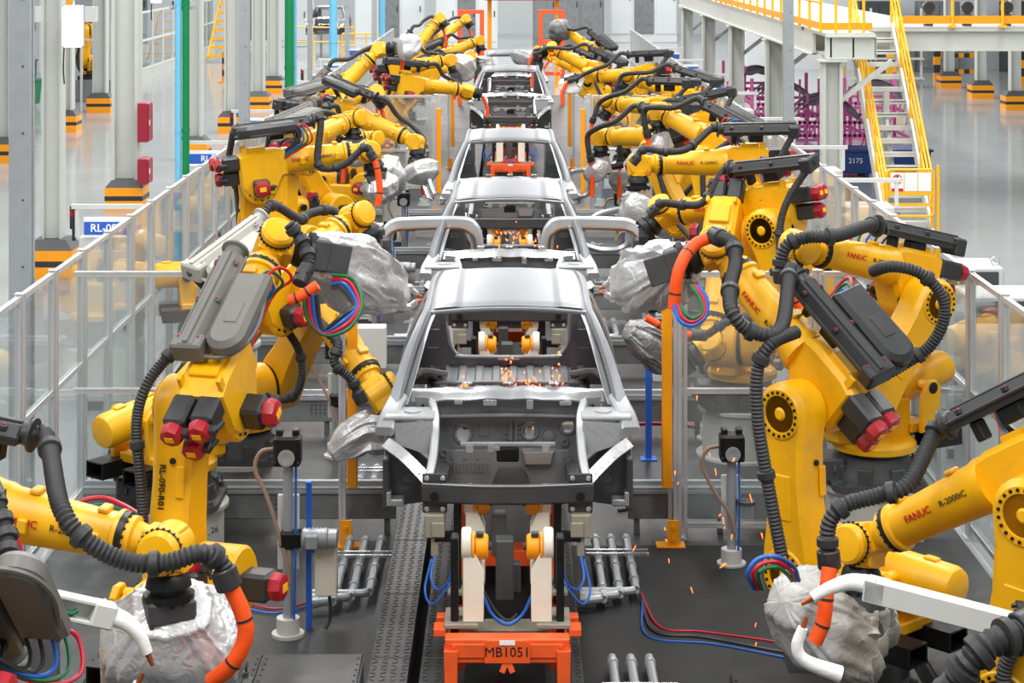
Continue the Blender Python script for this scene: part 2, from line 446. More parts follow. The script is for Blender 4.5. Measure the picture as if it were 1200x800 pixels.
# ---------------------------------------------------------------- conveyor bed
cv = thing('conveyor_bed', 'dark conveyor bed of tread plates running under the car bodies', 'conveyor', (0, 8, 0))
TP = {}
def tread(x0, x1, y0, L, z, h):
    key = (round(x1-x0, 3), L, h)
    if key not in TP:
        b = MB(); wd = x1-x0; b.box((0, 0, -h/2), (wd-.006, L-.012, h), None, .004)
        nx = max(2, int(wd/.06)); ny = int(L/.06)
        for i in range(nx):
            for j in range(ny):
                s2 = 1 if (i+j) % 2 else -1
                b.bar(V(((i+.5-nx/2)*wd/nx-.014, (j+.5-ny/2)*L/ny-.012*s2, .001)), V(((i+.5-nx/2)*wd/nx+.014, (j+.5-ny/2)*L/ny+.012*s2, .001)), .012, .006)
        TP[key] = b.mesh('tread_plate', 'deck_dark', 30)
    O('tread_plate', TP[key], cv, T4(((x0+x1)/2, y0+L/2, z)))
for k in range(40):
    y = 8+k*1.3
    if k < 10:
        tread(-.95, -.68, y, 1.3, .3, .03); tread(-.61, -.44, y, 1.3, .3, .03); tread(.34, .47, y, 1.3, .3, .03)
b = MB()
for x0, x1 in ((-.95, -.68), (-.61, -.44), (.34, .47)):
    b.box(((x0+x1)/2, 34, .13), (x1-x0-.02, 52, .27))
b.box((-.815, 40.5, .285), (.26, 39, .03)); b.box((-.525, 40.5, .285), (.16, 39, .03)); b.box((.405, 40.5, .285), (.12, 39, .03))
b.obj('side_beam', 'deck_dark', cv)
b = MB(); b.box((-.05, 34, .06), (.78, 52, .1)); b.obj('centre_channel', 'mat_black', cv)
for x in (-.36, .27):
    b = MB(); b.box((x, 34, .2), (.07, 52, .2)); b.box((x, 34, .31), (.1, 52, .02)); b.obj('roller_rail', 'dark_steel', cv)
# ---------------------------------------------------------------- cross beams and low floor plates in the cell
def cross_beam(x0, x1, Y, label, z=.4, d=.16):
    t = thing('cross_beam', label, 'floor beam', ((x0+x1)/2, Y, 0), 'grey floor beams across the cell')
    M = T4(((x0+x1)/2, Y, 0)); L = x1-x0
    b = MB(); b.box((0, 0, z-.13), (L, .05, .26), None, .006); b.box((0, d/2, z), (L, d+.08, .025)); b.obj('beam', 'paint_grey', t, M)
    b = MB(); b.box((0, -.035, z-.02), (L, .03, .03)); b.box((0, d/2, z+.03), (L, .05, .035)); b.obj('rail', 'galv', t, M)
    n = max(2, int(L/.9)); 
    for i in range(n+1):
        b = MB(); b.box((-L/2+.08+(L-.16)*i/n, .04, (z-.14)/2), (.05, .05, z-.14)); b.obj('leg', 'paint_grey', t, M)
    b = MB()
    for i in range(4):
        for j in range(3): b.cyl((L*.1+i*.045, -.024, z-.17+j*.04), (L*.1+i*.045, -.032, z-.17+j*.04), .008, n=6)
    b.obj('bolt_pattern', 'dark_steel', t, M, stuff=True)
for sx, sd in ((-1, 'red cabinet side'), (1, 'staircase side')):
    for i, (Y, w2) in enumerate(((16.95, 'under the first cross fence'), (20.4, 'behind the first cross fence'), (23.2, 'beside the second car body'), (26.6, 'behind the second car body'), (30.0, 'beside the third car body'), (34.3, 'behind the third car body'))):
        x0, x1 = sorted((sx*(2.6 if sx > 0 and i == 0 else 3.7), sx*1.0)); cross_beam(x0, x1, Y, 'grey floor beam on the %s %s' % (sd, w2))
# low plate platforms near the conveyor
def platform(x0, x1, y0, y1, z, label, m='deck_dark'):
    t = thing('floor_platform', label, 'platform', ((x0+x1)/2, (y0+y1)/2, 0)); M = T4(((x0+x1)/2, (y0+y1)/2, 0)); sx, sy = x1-x0, y1-y0
    b = MB(); b.box((0, 0, z/2), (sx, sy, z-.03), None, .01); b.obj('body', 'paint_grey' if m != 'mat_black' else m, t, M)
    n = max(1, round(sx/.6))
    for i in range(n):
        b = MB(); b.box((-sx/2+sx*(i+.5)/n, 0, z), (sx/n-.015, sy-.02, .02), None, .004)
        q = sx/n
        for e in (-1, 1):
            for j in range(6): b.cyl((-sx/2+sx*(i+.5)/n+e*(q/2-.03), (j-2.5)*(sy-.1)/6, z+.01), (-sx/2+sx*(i+.5)/n+e*(q/2-.03), (j-2.5)*(sy-.1)/6, z+.016), .008, n=6)
        b.obj('cover_plate', m, t, M)
    return t
platform(-2.35, -1.0, 12.55, 13.25, .3, 'low grey platform with dark cover plates beside the conveyor')
platform(1.42, 2.25, 11.6, 12.85, .32, 'low black plated machine bed beside the covered gun', 'mat_black')
platform(-3.6, -2.75, 12.2, 15.4, .34, 'long grey plated platform along the red cabinet side fence', 'deck_dark')
platform(2.75, 3.6, 11.4, 15.6, .34, 'long grey plated platform along the staircase side fence', 'deck_dark')
slab('floor_mat', .5, 2.72, 8, 16.6, .006, .014, 'mat_black')
# pipe racks on the floor
def pipe_rack(x, Y, label, flip=1, n=3, L=.9):
    t = thing('pipe_rack', label, 'pipes', (x, Y, 0), 'steel pipe runs on the cell floor'); M = T4((x, Y, 0))
    for i in range(n):
        px = flip*(i*.13); e = -.16*i*0
        b = MB(); ln = L-.09*i*0
        b.tube(spline([(px, L*.5, .10), (px, 0, .10), (px, -L*.5+.1*i, .10), (px-flip*.02, -L*.5+.1*i-.06, .10), (px-flip*.1, -L*.5+.1*i-.09, .10), (px-flip*(.18+.13*i), -L*.5+.1*i-.09, .10)], 5), .032, 10)
        for yy in (L*.42, -.05, -L*.5+.16+.1*i): b.cyl((px, yy, .10), (px, yy+.05, .10), .041, n=10)
        b.cyl((px-flip*.11, -L*.5+.1*i-.09, .1), (px-flip*.15, -L*.5+.1*i-.09, .1), .041, n=10)
        b.obj('pipe', 'galv', t, M)
    for yy in (.12, .22):
        b = MB(); b.bar((-.1*flip, yy, .15), (flip*(n*.13+.02), yy, .15), .022, .022); b.obj('crossbar', 'bright_steel', t, M)
    for i in range(n): b = MB(); b.box((flip*i*.13, .1, .035), (.05, .1, .07)); b.obj('pipe_clamp', 'dark_steel', t, M)
pipe_rack(-1.36, 15.75, 'galvanised pipe run on the floor between conveyor and beige enclosure box', 1, 3, 1.5)
pipe_rack(.7, 15.8, 'galvanised pipe run beside the blue looped hoses', 1, 3, 1.5)
pipe_rack(.7, 12.9, 'galvanised pipe run on the floor by the green valve', 1, 3, 1.7)
pipe_rack(-1.42, 18.3, 'galvanised pipe run behind the cross fence', 1, 3, .9)
# ================================================================== CAR BODIES AND CARRIERS
CX = -.03
def beam_path(b, pts, wd, ht, up):
    """rectangular beam swept through points"""
    path = spline(pts, 6); m = len(path); vs = []; fs = []; up = V(up)
    for i, p in enumerate(path):
        t = (path[min(i+1, m-1)]-path[max(i-1, 0)]).normalized(); x = up.cross(t).normalized(); y = t.cross(x)
        f = i/(m-1); W_ = wd(f) if callable(wd) else wd; H_ = ht(f) if callable(ht) else ht; c = .22*min(W_, H_)
        for a, e in ((-W_/2+c, -H_/2), (W_/2-c, -H_/2), (W_/2, -H_/2+c), (W_/2, H_/2-c), (W_/2-c, H_/2), (-W_/2+c, H_/2), (-W_/2, H_/2-c), (-W_/2, -H_/2+c)):
            vs.append(p+x*a+y*e)
    n = 8
    for i in range(m-1):
        for k in range(n): fs.append((i*n+k, i*n+(k+1) % n, (i+1)*n+(k+1) % n, (i+1)*n+k))
    fs.append(list(range(n))[::-1]); fs.append([(m-1)*n+k for k in range(n)])
    b.add(vs, fs); return b
XZ = Matrix(((1, 0, 0, 0), (0, 0, 1, 0), (0, 1, 0, 0), (0, 0, 0, 1)))      # outline xy -> x,z ; thickness -> +y
YZ = lambda x: Matrix(((0, 0, 1, x), (1, 0, 0, 0), (0, 1, 0, 0), (0, 0, 0, 1)))  # outline xy -> y,z ; thickness -> +x
def make_car(label):
    t = thing('unfinished_car', label, 'car body', (CX, 13.4, 0), 'bare car bodies on the line'); M = T4((CX, 13.4, 0))
    # --- roof skin: crowned panel with two long swages
    b = MB()
    def roof(u, v):
        y = 1.80+1.88*u; hw = .607+.012*math.sin(PI*u)-.02*u; x = (v*2-1)*hw; e = abs(v*2-1)
        z = 2.275+.035*(1-e*e)+.055*math.sin(PI*min(1, u*.9+.05))-.035*u
        for sx in (-1, 1): z += .008/(1+math.exp(-(abs(x)-.385)*160)) * .5
        if e > .94: z -= (e-.94)/.06*.03
        if u < .03: z -= (.03-u)/.03*.02
        return V((x, y, z))
    b.grid(roof, 40, 56, flip=True)
    def roofb(u, v): return roof(u, v)-V((0, 0, .012))
    b.grid(roofb, 20, 20); b.obj('roof_panel', 'body_steel', t, M, 40)
    # --- windscreen header and rear header
    b = MB(); beam_path(b, [(-.6, 1.79, 2.25), (-.3, 1.775, 2.275), (0, 1.77, 2.283), (.3, 1.775, 2.275), (.6, 1.79, 2.25)], .022, .05, (0, 1, 0))
    beam_path(b, [(-.55, 1.86, 2.245), (0, 1.84, 2.275), (.55, 1.86, 2.245)], .05, .03, (0, 1, .2)); b.obj('windscreen_header', 'steel', t, M)
    for sx, sd in ((-1, 'left'), (1, 'right')):
        # --- windscreen pillar: outer skin and inner flange
        b = MB(); beam_path(b, [(sx*.835, .72, 1.70), (sx*.80, .98, 1.84), (sx*.735, 1.3, 2.04), (sx*.66, 1.62, 2.2), (sx*.62, 1.9, 2.262), (sx*.612, 2.7, 2.305), (sx*.595, 3.3, 2.275), (sx*.585, 3.68, 2.2)], lambda f: .11-.05*min(1, f*2.2), .06, (sx*.55, -.2, .8))
        b.obj('roof_side_rail', 'body_steel', t, M, 40)
        b = MB(); beam_path(b, [(sx*.75, .9, 1.74), (sx*.70, 1.12, 1.9), (sx*.625, 1.55, 2.14), (sx*.575, 1.8, 2.245)], .045, .012, (sx*.3, -.6, .7))
        for k in range(9):
            f = k/8; p = V((sx*.745, .92, 1.757)).lerp(V((sx*.58, 1.79, 2.24)), f); b.cyl(p, p+V((0, -.008, .008)), .007, n=6)
        b.obj('pillar_flange', 'steel', t, M)
        # --- body side skin (fender end, door pillar sheet, rear quarter)
        def side(y0, y1, z0f, z1f):
            def fn(u, v):
                y = y0+(y1-y0)*u; z0 = z0f(u); z1 = z1f(u); z = z0+(z1-z0)*v
                k = max(0, (z-1.72)/.56); x = .875-.02*max(0, (1.4-z))-.255*k**1.15-.03*max(0, (y-3.3))**2*2
                x += .018*math.sin(PI*min(1, max(0, (z-1.15)/.6)))
                return V((sx*x, y, z))
            return fn
        lp = lambda a, c: (lambda u: a+(c-a)*u)
        b = MB(); b.grid(side(.75, 1.05, lp(1.16, 1.16), lp(1.68, 1.84)), 6, 10, flip=sx > 0); b.grid(side(1.0, 3.2, lp(1.10, 1.10), lp(1.22, 1.22)), 10, 4, flip=sx > 0); b.obj('sill_panel', 'body_steel', t, M)
        b = MB(); b.grid(side(2.1, 2.25, lp(1.2, 1.2), lp(2.25, 2.27)), 4, 16, flip=sx > 0); b.obj('centre_pillar', 'body_steel', t, M)
        b = MB(); b.grid(side(2.95, 4.3, lp(1.2, 1.3), lp(2.28, 1.85)), 16, 16, flip=sx > 0); b.obj('rear_quarter_panel', 'body_steel', t, M)
        b = MB(); beam_path(b, [(sx*.80, 2.16, 1.2), (sx*.80, 2.16, 1.75), (sx*.69, 2.16, 2.1), (sx*.6, 2.16, 2.24)], .12, .08, (0, 1, 0)); b.obj('pillar_reinforcement', 'inner_steel', t, M)
        # --- inner quarter panel, dark, with rectangular windows
        b = MB(); ol = [(.545, 1.25), (.84, 1.25), (.84, 1.72), (.62, 2.2), (.545, 2.2)]
        hl = [rrect(.60, 1.38, .72, 1.47, .015, 2), rrect(.61, 1.57, .71, 1.63, .012, 2), rrect(.60, 1.73, .69, 1.82, .012, 2), rrect(.60, 1.93, .66, 2.0, .012, 2)]
        if sx < 0: ol = [(-x, z) for x, z in ol][::-1]; hl = [[(-x, z) for x, z in h] for h in hl]
        b.plate(ol, hl, .02, T4((0, 3.75, 0)) @ XZ)
        for k in range(7): b.cyl((sx*.575, 3.75, 1.3+k*.12), (sx*.575, 3.742, 1.3+k*.12), .012, n=8)
        b.obj('inner_quarter_panel', 'inner_steel', t, M)
        b = MB()
        for (a, c, w2) in (((.80, 3.05, 1.52), (.60, 3.7, 1.36), .12), ((.84, 3.0, 1.46), (.66, 3.62, 1.34), .07)):
            beam_path(b, [(sx*a[0], a[1], a[2]), (sx*.74, 3.3, 1.47), (sx*c[0], c[1], c[2])], w2*1.3, .05, (0, 0, 1))
        for k in range(3): b.box((sx*(.79-.05*k), 3.12+.15*k, 1.5-.04*k), (.09, .05, .06), None, .01)
        b.obj('rear_wheelhouse', 'inner_steel', t, M)
        # --- engine bay side: apron, headlamp panel, angled flange, strut tower, wheelhouse
        b = MB(); b.plate([(sx*.53, 1.47), (sx*.80, 1.56), (sx*.80, 1.70), (sx*.53, 1.72)] if sx > 0 else [(-.80, 1.56), (-.53, 1.47), (-.53, 1.72), (-.80, 1.70)], (), .03, T4((0, .5, 0)) @ XZ)
        for k in range(12): b.cyl((sx*(.56+.02*k), .5, 1.68-.012*(k % 5)), (sx*(.56+.02*k), .494, 1.68-.012*(k % 5)), .004, n=5)
        b.obj('headlamp_panel', 'apron_steel', t, M)
        b = MB(); beam_path(b, [(sx*.86, .42, 1.59), (sx*.74, .36, 1.52), (sx*.6, .3, 1.40), (sx*.55, .28, 1.345)], .085, .014, (0, -.75, .65))
        for k in range(7):
            p = V((sx*.83, .39, 1.575)).lerp(V((sx*.57, .275, 1.365)), k/6)+V((0, -.01, .008)); b.cyl(p, p+V((0, -.006, .005)), .007, n=6)
        b.obj('angled_flange', 'bright_steel', t, M)
        b = MB(); beam_path(b, [(sx*.56, .25, 1.34), (sx*.525, .4, 1.5), (sx*.52, .62, 1.7), (sx*.56, .95, 1.76)], .045, .06, (sx, 0, .3)); b.obj('apron_inner_rail', 'apron_steel', t, M)
        b = MB(); beam_path(b, [(sx*.87, .45, 1.66), (sx*.85, .62, 1.72), (sx*.80, .95, 1.78)], .13, .07, (0, 0, 1)); b.box((sx*.70, .66, 1.735), (.36, .3, .03), None, .01); b.cyl((sx*.68, .66, 1.74), (sx*.68, .66, 1.76), .06, n=18); b.obj('strut_tower', 'apron_steel', t, M)
        b = MB(); b.plate([(sx*.55, 1.12), (sx*.86, 1.08), (sx*.88, 1.5), (sx*.70, 1.52), (sx*.56, 1.4)] if sx > 0 else [(-.86, 1.08), (-.55, 1.12), (-.56, 1.4), (-.70, 1.52), (-.88, 1.5)], (), .04, T4((0, .62, 0)) @ XZ)
        b.lathe((sx*.71, .62, 1.3), (0, -1, 0), [(0, .055), (.01, .055), (.01, .035), (.004, .03)], 18)
        b.box((sx*.86, .56, 1.28), (.05, .2, .36), None, .01); b.obj('wheelhouse', 'dark_steel', t, M)
        b = MB(); b.box((sx*.80, .52, 1.15), (.13, .12, .05), None, .01); b.box((sx*.84, .5, 1.18), (.03, .1, .1), None, .005); b.obj('jacking_bracket', 'bright_steel', t, M)
        b = MB(); beam_path(b, [(sx*.47, .06, 1.33), (sx*.47, .5, 1.33), (sx*.46, 1.0, 1.24)], .1, .13, (0, 0, 1)); b.obj('front_rail', 'dark_steel', t, M)
        # bumper end plates with bolts
        b = MB(); b.box((sx*.5, .075, 1.33), (.17, .02, .27), None, .006); b.obj('crash_box_plate', 'dark_steel', t, M)
        b = MB()
        for dx in (-.055, .055):
            for z in (1.225, 1.435): b.lathe((sx*.5+dx, .065, z), (0, -1, 0), [(0, .02), (.012, .017), (.014, .012)], 8)
        b.obj('mounting_bolts', 'bright_steel', t, M, stuff=True)
        b = MB(); b.cyl((sx*.5, .0, 1.33), (sx*.5, -.02, 1.33), .028, n=14); b.obj('tow_eye_boss', 'black_metal', t, M)
    # --- bumper beam
    b = MB(); beam_path(b, [(-.58, .06, 1.34), (-.3, .0, 1.345), (0, -.02, 1.345), (.3, .0, 1.345), (.58, .06, 1.34)], .07, .13, (0, 0, 1)); b.obj('bumper_beam', 'dark_steel', t, M)
    b = MB(); beam_path(b, [(-.58, .03, 1.405), (-.3, -.035, 1.41), (0, -.055, 1.41), (.3, -.035, 1.41), (.58, .03, 1.405)], .014, .012, (0, 0, 1)); b.obj('bumper_ridge', 'steel', t, M)
    # --- cowl: bright wavy strip with tabs
    b = MB()
    def cowl(u, v):
        x = (u*2-1)*.71; e = abs(u*2-1); z = 1.865-.05*e*e-.012*math.cos(x*22)*.3; y = .86+.10*e*e
        return V((x, y+.11*v, z-.07*(1-v)+.02*math.sin(v*PI)))
    b.grid(cowl, 48, 6); b.grid(lambda u, v: cowl(u, v)+V((0, .004, -.01)), 24, 2, flip=True)
    for x, w2, h in ((-.55, .07, .05), (-.36, .06, .03), (-.13, .1, .045), (.16, .05, .07), (.42, .09, .035), (.58, .06, .045)):
        b.box((x, .865+.1*(x/.71)**2-.004, 1.79-.05*(x/.71)**2-h/2), (w2, .008, h), None, .003)
    for x in (-.3, 0, .34): b.box((x, .98, 1.885), (.08, .04, .014), None, .005)
    b.obj('cowl_panel', 'bright_steel', t, M, 40)
    b = MB(); b.plate([(-.62, 1.6), (.62, 1.6), (.66, 1.78), (-.66, 1.78)], [circ(-.6, 1.72, .016, 8), circ(.6, 1.72, .016, 8)], .02, T4((0, .98, 0)) @ XZ)
    for k in range(26): b.cyl((-.5+.04*k, .98, 1.655+.05*((k*7) % 3)/2), (-.5+.04*k, .975, 1.655+.05*((k*7) % 3)/2), .005, n=5)
    beam_path(b, [(-.66, .96, 1.64), (0, .93, 1.66), (.66, .96, 1.64)], .05, .022, (0, 0, 1)); b.obj('cowl_lower_panel', 'inner_steel', t, M)
    for sx in (-1, 1):
        b = MB(); b.plate([(sx*.56, 1.66), (sx*.66, 1.66), (sx*.68, 1.8), (sx*.57, 1.79)] if sx > 0 else [(-.66, 1.66), (-.56, 1.66), (-.57, 1.79), (-.68, 1.8)], [circ(sx*.615, 1.73, .018, 10)], .03, T4((0, .9, 0)) @ XZ); b.obj('cowl_end_bracket', 'inner_steel', t, M)
    # --- firewall with pass-through holes and bosses
    b = MB(); hs = [circ(-.33, 1.49, .05, 16), circ(.16, 1.51, .035, 16, .055), circ(.44, 1.55, .045, 16)]
    b.plate([(-.54, 1.1), (.54, 1.1), (.54, 1.64), (-.54, 1.64)], hs, .02, T4((0, 1.06, 0)) @ XZ)
    for x, z, r in ((-.33, 1.49, .05), (.44, 1.55, .045)): b.lathe((x, 1.06, z), (0, -1, 0), [(0, r+.028), (.014, r+.02), (.014, r+.004), (0, r)], 20, cap=False)
    b.lathe((.16, 1.06, 1.51), (0, -1, 0), [(0, .075), (.014, .066), (.014, .05), (0, .046)], 18, cap=False)
    for x, z in ((-.46, 1.585), (-.07, 1.59), (.42, 1.43), (-.47, 1.35)): b.lathe((x, 1.06, z), (0, -1, 0), [(0, .034), (.014, .03), (.014, .016), (.002, .012)], 14)
    b.box((-.18, 1.055, 1.54), (.07, .012, .13), None, .004); b.box((-.18, 1.055, 1.435), (.15, .01, .012)); b.box((.02, 1.05, 1.54), (.03, .02, .2), None, .005); b.box((.06, 1.05, 1.54), (.03, .02, .2), None, .005)
    for k in range(5):
        for i in (0, 1): b.box((-.01+i*.1, 1.05, 1.46+k*.04), (.03, .012, .012))
    for k in range(34): b.cyl((.2+.035*(k % 9), 1.06, 1.42+.05*(k//9)+.01*(k % 2)), (.2+.035*(k % 9), 1.055, 1.42+.05*(k//9)+.01*(k % 2)), .006, n=5)
    b.lathe((.3, 1.06, 1.47), (0, -1, 0), [(0, .05), (.01, .045), (.018, .02)], 14); b.obj('firewall', 'inner_steel', t, M)
    b = MB(); b.box((0, .55, 1.545), (.68, .035, .03), None, .006)
    for x, w2, h in ((-.27, .06, .06), (-.12, .05, .06), (-.09, .07, .03), (.27, .06, .06)): b.box((x, .54, 1.515), (w2, .02, h), None, .004)
    b.obj('radiator_support', 'bright_steel', t, M)
    b = MB(); b.box((0, .56, 1.47), (.16, .05, .1), None, .01)
    for k in range(4): b.box((0, .53, 1.44+k*.02), (.12, .01, .006))
    b.obj('latch_bracket', 'black_metal', t, M)
    b = MB(); b.plate([(-.46, 1.17), (-.12, 1.17), (-.07, 1.3), (.12, 1.3), (.17, 1.17), (.46, 1.17), (.44, 1.42), (-.44, 1.42)], (), .03, T4((0, .85, 0)) @ XZ)
    for k in range(11): b.box((-.42+.028*k, .845, 1.3), (.012, .012, .07))
    for k in range(10): b.cyl((-.4+.09*k, .85, 1.37), (-.4+.09*k, .842, 1.37), .012, n=8)
    b.obj('lower_dash_panel', 'inner_steel', t, M)
    b = MB(); b.prism([(-.1, 0), (.1, 0), (.12, .11), (-.12, .11)], .1, T4((.22, .8, 1.32)) @ XZ, .02); b.obj('pedal_box', 'steel', t, M)
    # --- floors with pressed ribs
    b = MB()
    def fl(u, v):
        x = (u*2-1)*.70; y = 2.75+1.5*v; return V((x, y, 1.275+.016*(1 if math.sin(x*42) > .2 else 0)+.03*(y > 3.4)))
    b.grid(fl, 84, 6, flip=True); b.obj('rear_floor', 'inner_steel', t, M)
    b = MB(); b.grid(lambda u, v: V(((u*2-1)*.8, 1.05+1.75*v, 1.16+.12*math.exp(-((u*2-1)*.8/.13)**4))), 40, 8, flip=True); b.obj('front_floor', 'inner_steel', t, M)
    b = MB(); b.box((0, 3.5, 1.31), (1.3, .07, .05), None, .01); b.box((0, 2.75, 1.2), (1.4, .05, .16), None, .01)
    for k in range(18): b.cyl((-.6+.07*k, 3.46, 1.315), (-.6+.07*k, 3.45, 1.315), .009, n=6)
    b.obj('rear_crossmember', 'inner_steel', t, M)
    # --- tail panel with the tailgate opening
    ol = [(-.82, 1.2), (.82, 1.2), (.84, 1.6), (.62, 2.16), (-.62, 2.16), (-.84, 1.6)]
    hole = [(-.40, 1.40), (.40, 1.40), (.47, 1.43), (.52, 1.50), (.54, 1.60), (.545, 2.08), (-.545, 2.08), (-.54, 1.60), (-.52, 1.50), (-.47, 1.43)]
    b = MB(); b.plate(ol, [hole], .025, T4((0, 4.22, 0)) @ XZ)
    for k in range(13): b.lathe((-.5+.083*k, 4.22, 1.33), (0, -1, 0), [(0, .022 if k % 3 == 0 else .012), (.008, .01)], 10)
    b.obj('tail_panel', 'inner_steel', t, M)
    b = MB(); lp2 = [V((x, 4.2, z)) for x, z in hole[5:]+hole[:6]]; b.tube(resample(spline(lp2, 5), .03), .017, 8)
    b.box((0, 4.19, 1.388), (.2, .03, .045), None, .008); b.obj('tailgate_lip', 'bright_steel', t, M)
    return t
LAB = ['bare silver car body standing on the orange carrier marked MB1051',
       'bare car body with bent gun arms reaching in through both door openings',
       'bare car body in front of the carrier with two cream posts',
       'bare car body with an open engine bay beside the white draped gun',
       'bare car body under the grey hanging cover at the end of the line']
car1 = make_car(LAB[0]); PITCH = 6.47
OFF = [0, PITCH, 2*PITCH, 28.45, 28.45+PITCH]
for i in range(1, 5): clone(car1, T4((0, OFF[i], 0)), LAB[i])
# ---------------------------------------------------------------- carrier (skid)
def make_skid(label):
    y0 = 12.6; t = thing('car_carrier', label, 'carrier', (CX, y0, .3), 'orange car carriers'); M = T4((CX, y0, .3))
    b = MB(); b.box((0, 0, .28), (.8, .12, .16), None, .01); b.obj('front_beam', 'skid_orange', t, M)
    b = MB(); b.box((0, -.066, .285), (.72, .012, .09), None, .004)
    for sx in (-1, 1):
        for k in range(2): b.cyl((sx*.34, -.072, .26+.05*k), (sx*.34, -.08, .26+.05*k), .008, n=6)
    b.obj('beam_cover_strip', 'skid_orange', t, M)
    pl = MB(); pl.plate([(-.145, 0), (.145, 0), (.145, .12), (.125, .14), (-.125, .14), (-.145, .12)], (), .012, T4((0, -.088, .215)) @ XZ); plo = pl.obj('name_plate', 'skid_orange', t, M)
    O('plate_lettering', text_mesh('MB1051', .088, 'text_black'), plo, M @ T4((0, -.0895, .283)) @ Matrix.Rotation(PI/2, 4, 'X'))
    b = MB(); b.box((0, -.091, .345), (.1, .006, .028)); b.obj('sticker', 'text_white', plo, M)
    b = MB()
    for sx in (-1, 1): b.bar((0, -.07, .235), (sx*.035, -.085, .155), .035, .012, (0, 1, 0))
    b.obj('centre_pointer', 'skid_orange', t, M)
    for sx in (-1, 1):
        b = MB(); b.prism([(-.04, .1), (.04, .1), (.045, .36), (-.045, .36)], .14, T4((sx*.36, -.09, -.07)) @ XZ, .006); b.obj('front_foot', 'skid_orange', t, M)
        b = MB(); b.box((sx*.33, 2.2, .19), (.12, 4.3, .14), None, .01); b.box((sx*.4, .42, .32), (.14, .1, .06), None, .005); b.box((sx*.44, .2, .33), (.08, .14, .05), None, .005); b.obj('side_rail', 'skid_orange', t, M)
        for y in (.3, .95, 3.4):
            b = MB(); b.box((sx*.3, y, .37), (.22, .34, .03), None, .004); b.obj('base_plate', 'khaki_plate', t, M)
            b = MB()
            for dx in (-.085, .085):
                for k in range(3): b.lathe((sx*.3+dx-sx*.05, y-.1+.06*k, .385), (0, 0, 1), [(0, .016), (.03, .016), (.035, .008)], 8)
            b.obj('plate_bolts', 'black_metal', t, M, stuff=True)
        # cream post with sloped inner shoulder, round head and yellow clamp motor
        for y, h in ((.25, .47), (.95, .56), (3.4, .56)):
            q = [(-.065, 0), (.07, 0), (.07, h*.72), (.0, h), (-.065, h)]
            if sx > 0: q = [(-x, z) for x, z in q][::-1]
            b = MB(); b.prism(q, .16, T4((sx*.225, y-.08, .385)) @ XZ, .008)
            b.cyl((sx*.30, y, .385+h+.02), (sx*.235, y, .385+h+.02), .105, n=24, ch=.01); b.obj('support_post', 'cream', t, M)
            b = MB(); b.cyl((sx*.232, y, .385+h+.0), (sx*.215, y, .385+h+.0), .095, n=20); b.cyl((sx*.215, y, .385+h), (sx*.125, y, .385+h), .082, n=20, ch=.012); b.obj('clamp_motor', 'safety_orange', t, M)
            b = MB(); b.box((sx*.18, y-.03, .385+h+.09), (.05, .05, .03), None, .005); b.cyl((sx*.125, y, .385+h), (sx*.105, y, .385+h), .025, n=10); b.obj('motor_fitting', 'dark_steel', t, M)
            b = MB(); b.box((sx*.345, y, .36+h*.5), (.05, .13, h+.2), None, .008)
            for k in range(4): b.cyl((sx*.345+(k % 2-.5)*.024, y-.066, .5+h*.6+.03*(k//2)), (sx*.345+(k % 2-.5)*.024, y-.074, .5+h*.6+.03*(k//2)), .006, n=6)
            b.obj('locating_tower', 'black_metal', t, M)
        for y in (.85, 3.4):
            b = MB(); b.box((sx*.5, y, .82), (.135, .1, .16), None, .008); b.box((sx*.475, y-.055, .80), (.09, .02, .1), None, .006); b.box((sx*.5, y, .68), (.05, .05, .14), None, .005); b.obj('pin_unit', 'khaki_plate', t, M)
            b = MB(); b.bar((sx*.36, y, .74), (sx*.5, y, .74), .06, .06); b.obj('pin_arm', 'black_metal', t, M)
        b = MB(); b.tube(resample(spline([(sx*.5, .8, .62), (sx*.52, .72, .5), (sx*.47, .65, .44), (sx*.4, .62, .5), (sx*.37, .6, .62)], 6), .02), .009, 6); b.obj('air_hose', 'wire_blue', t, M)
        b = MB(); b.tube(resample(spline([(sx*.52, .8, .6), (sx*.56, .7, .42), (sx*.5, .6, .36), (sx*.38, .6, .5)], 6), .02), .008, 6); b.obj('air_hose', 'wire_blue', t, M)
    for y in (.5, 2.2, 4.0):
        b = MB(); b.box((0, y, .2), (.66, .22, .12), None, .006); b.obj('cross_member', 'khaki_plate' if y < 1 else 'skid_orange', t, M)
    b = MB(); b.box((-.02, .62, .6), (.12, .14, .4), None, .008); b.box((-.06, .9, .75), (.1, .1, .3), None, .01); b.box((.04, .75, .5), (.1, .1, .2), None, .01); b.obj('hose_column', 'cast_grey', t, M)
    b = MB(); b.tube(resample(spline([(-.16, .3, .52), (-.1, .28, .4), (0, .26, .34), (.1, .28, .4), (.17, .3, .54)], 6), .02), .011, 7); b.obj('power_cable', 'wire_blue', t, M)
    b = MB(); b.tube(resample(spline([(-.16, .32, .55), (-.08, .3, .42), (.0, .28, .36), (.06, .4, .36)], 6), .02), .009, 6); b.obj('power_cable', 'black_plastic', t, M)
    return t
SK = ['orange car carrier with nameplate MB1051 and cream posts', 'orange car carrier under the body with bent gun arms', 'orange car carrier under the body ahead of the empty posts',
      'orange car carrier whose cream posts show through a windscreen opening', 'orange car carrier under the body with the hanging cover']
sk1 = make_skid(SK[0]); SO = [0, PITCH, 2*PITCH, 27.0, 28.45+PITCH]
for i in range(1, 5): clone(sk1, T4((0, SO[i], 0)), SK[i])
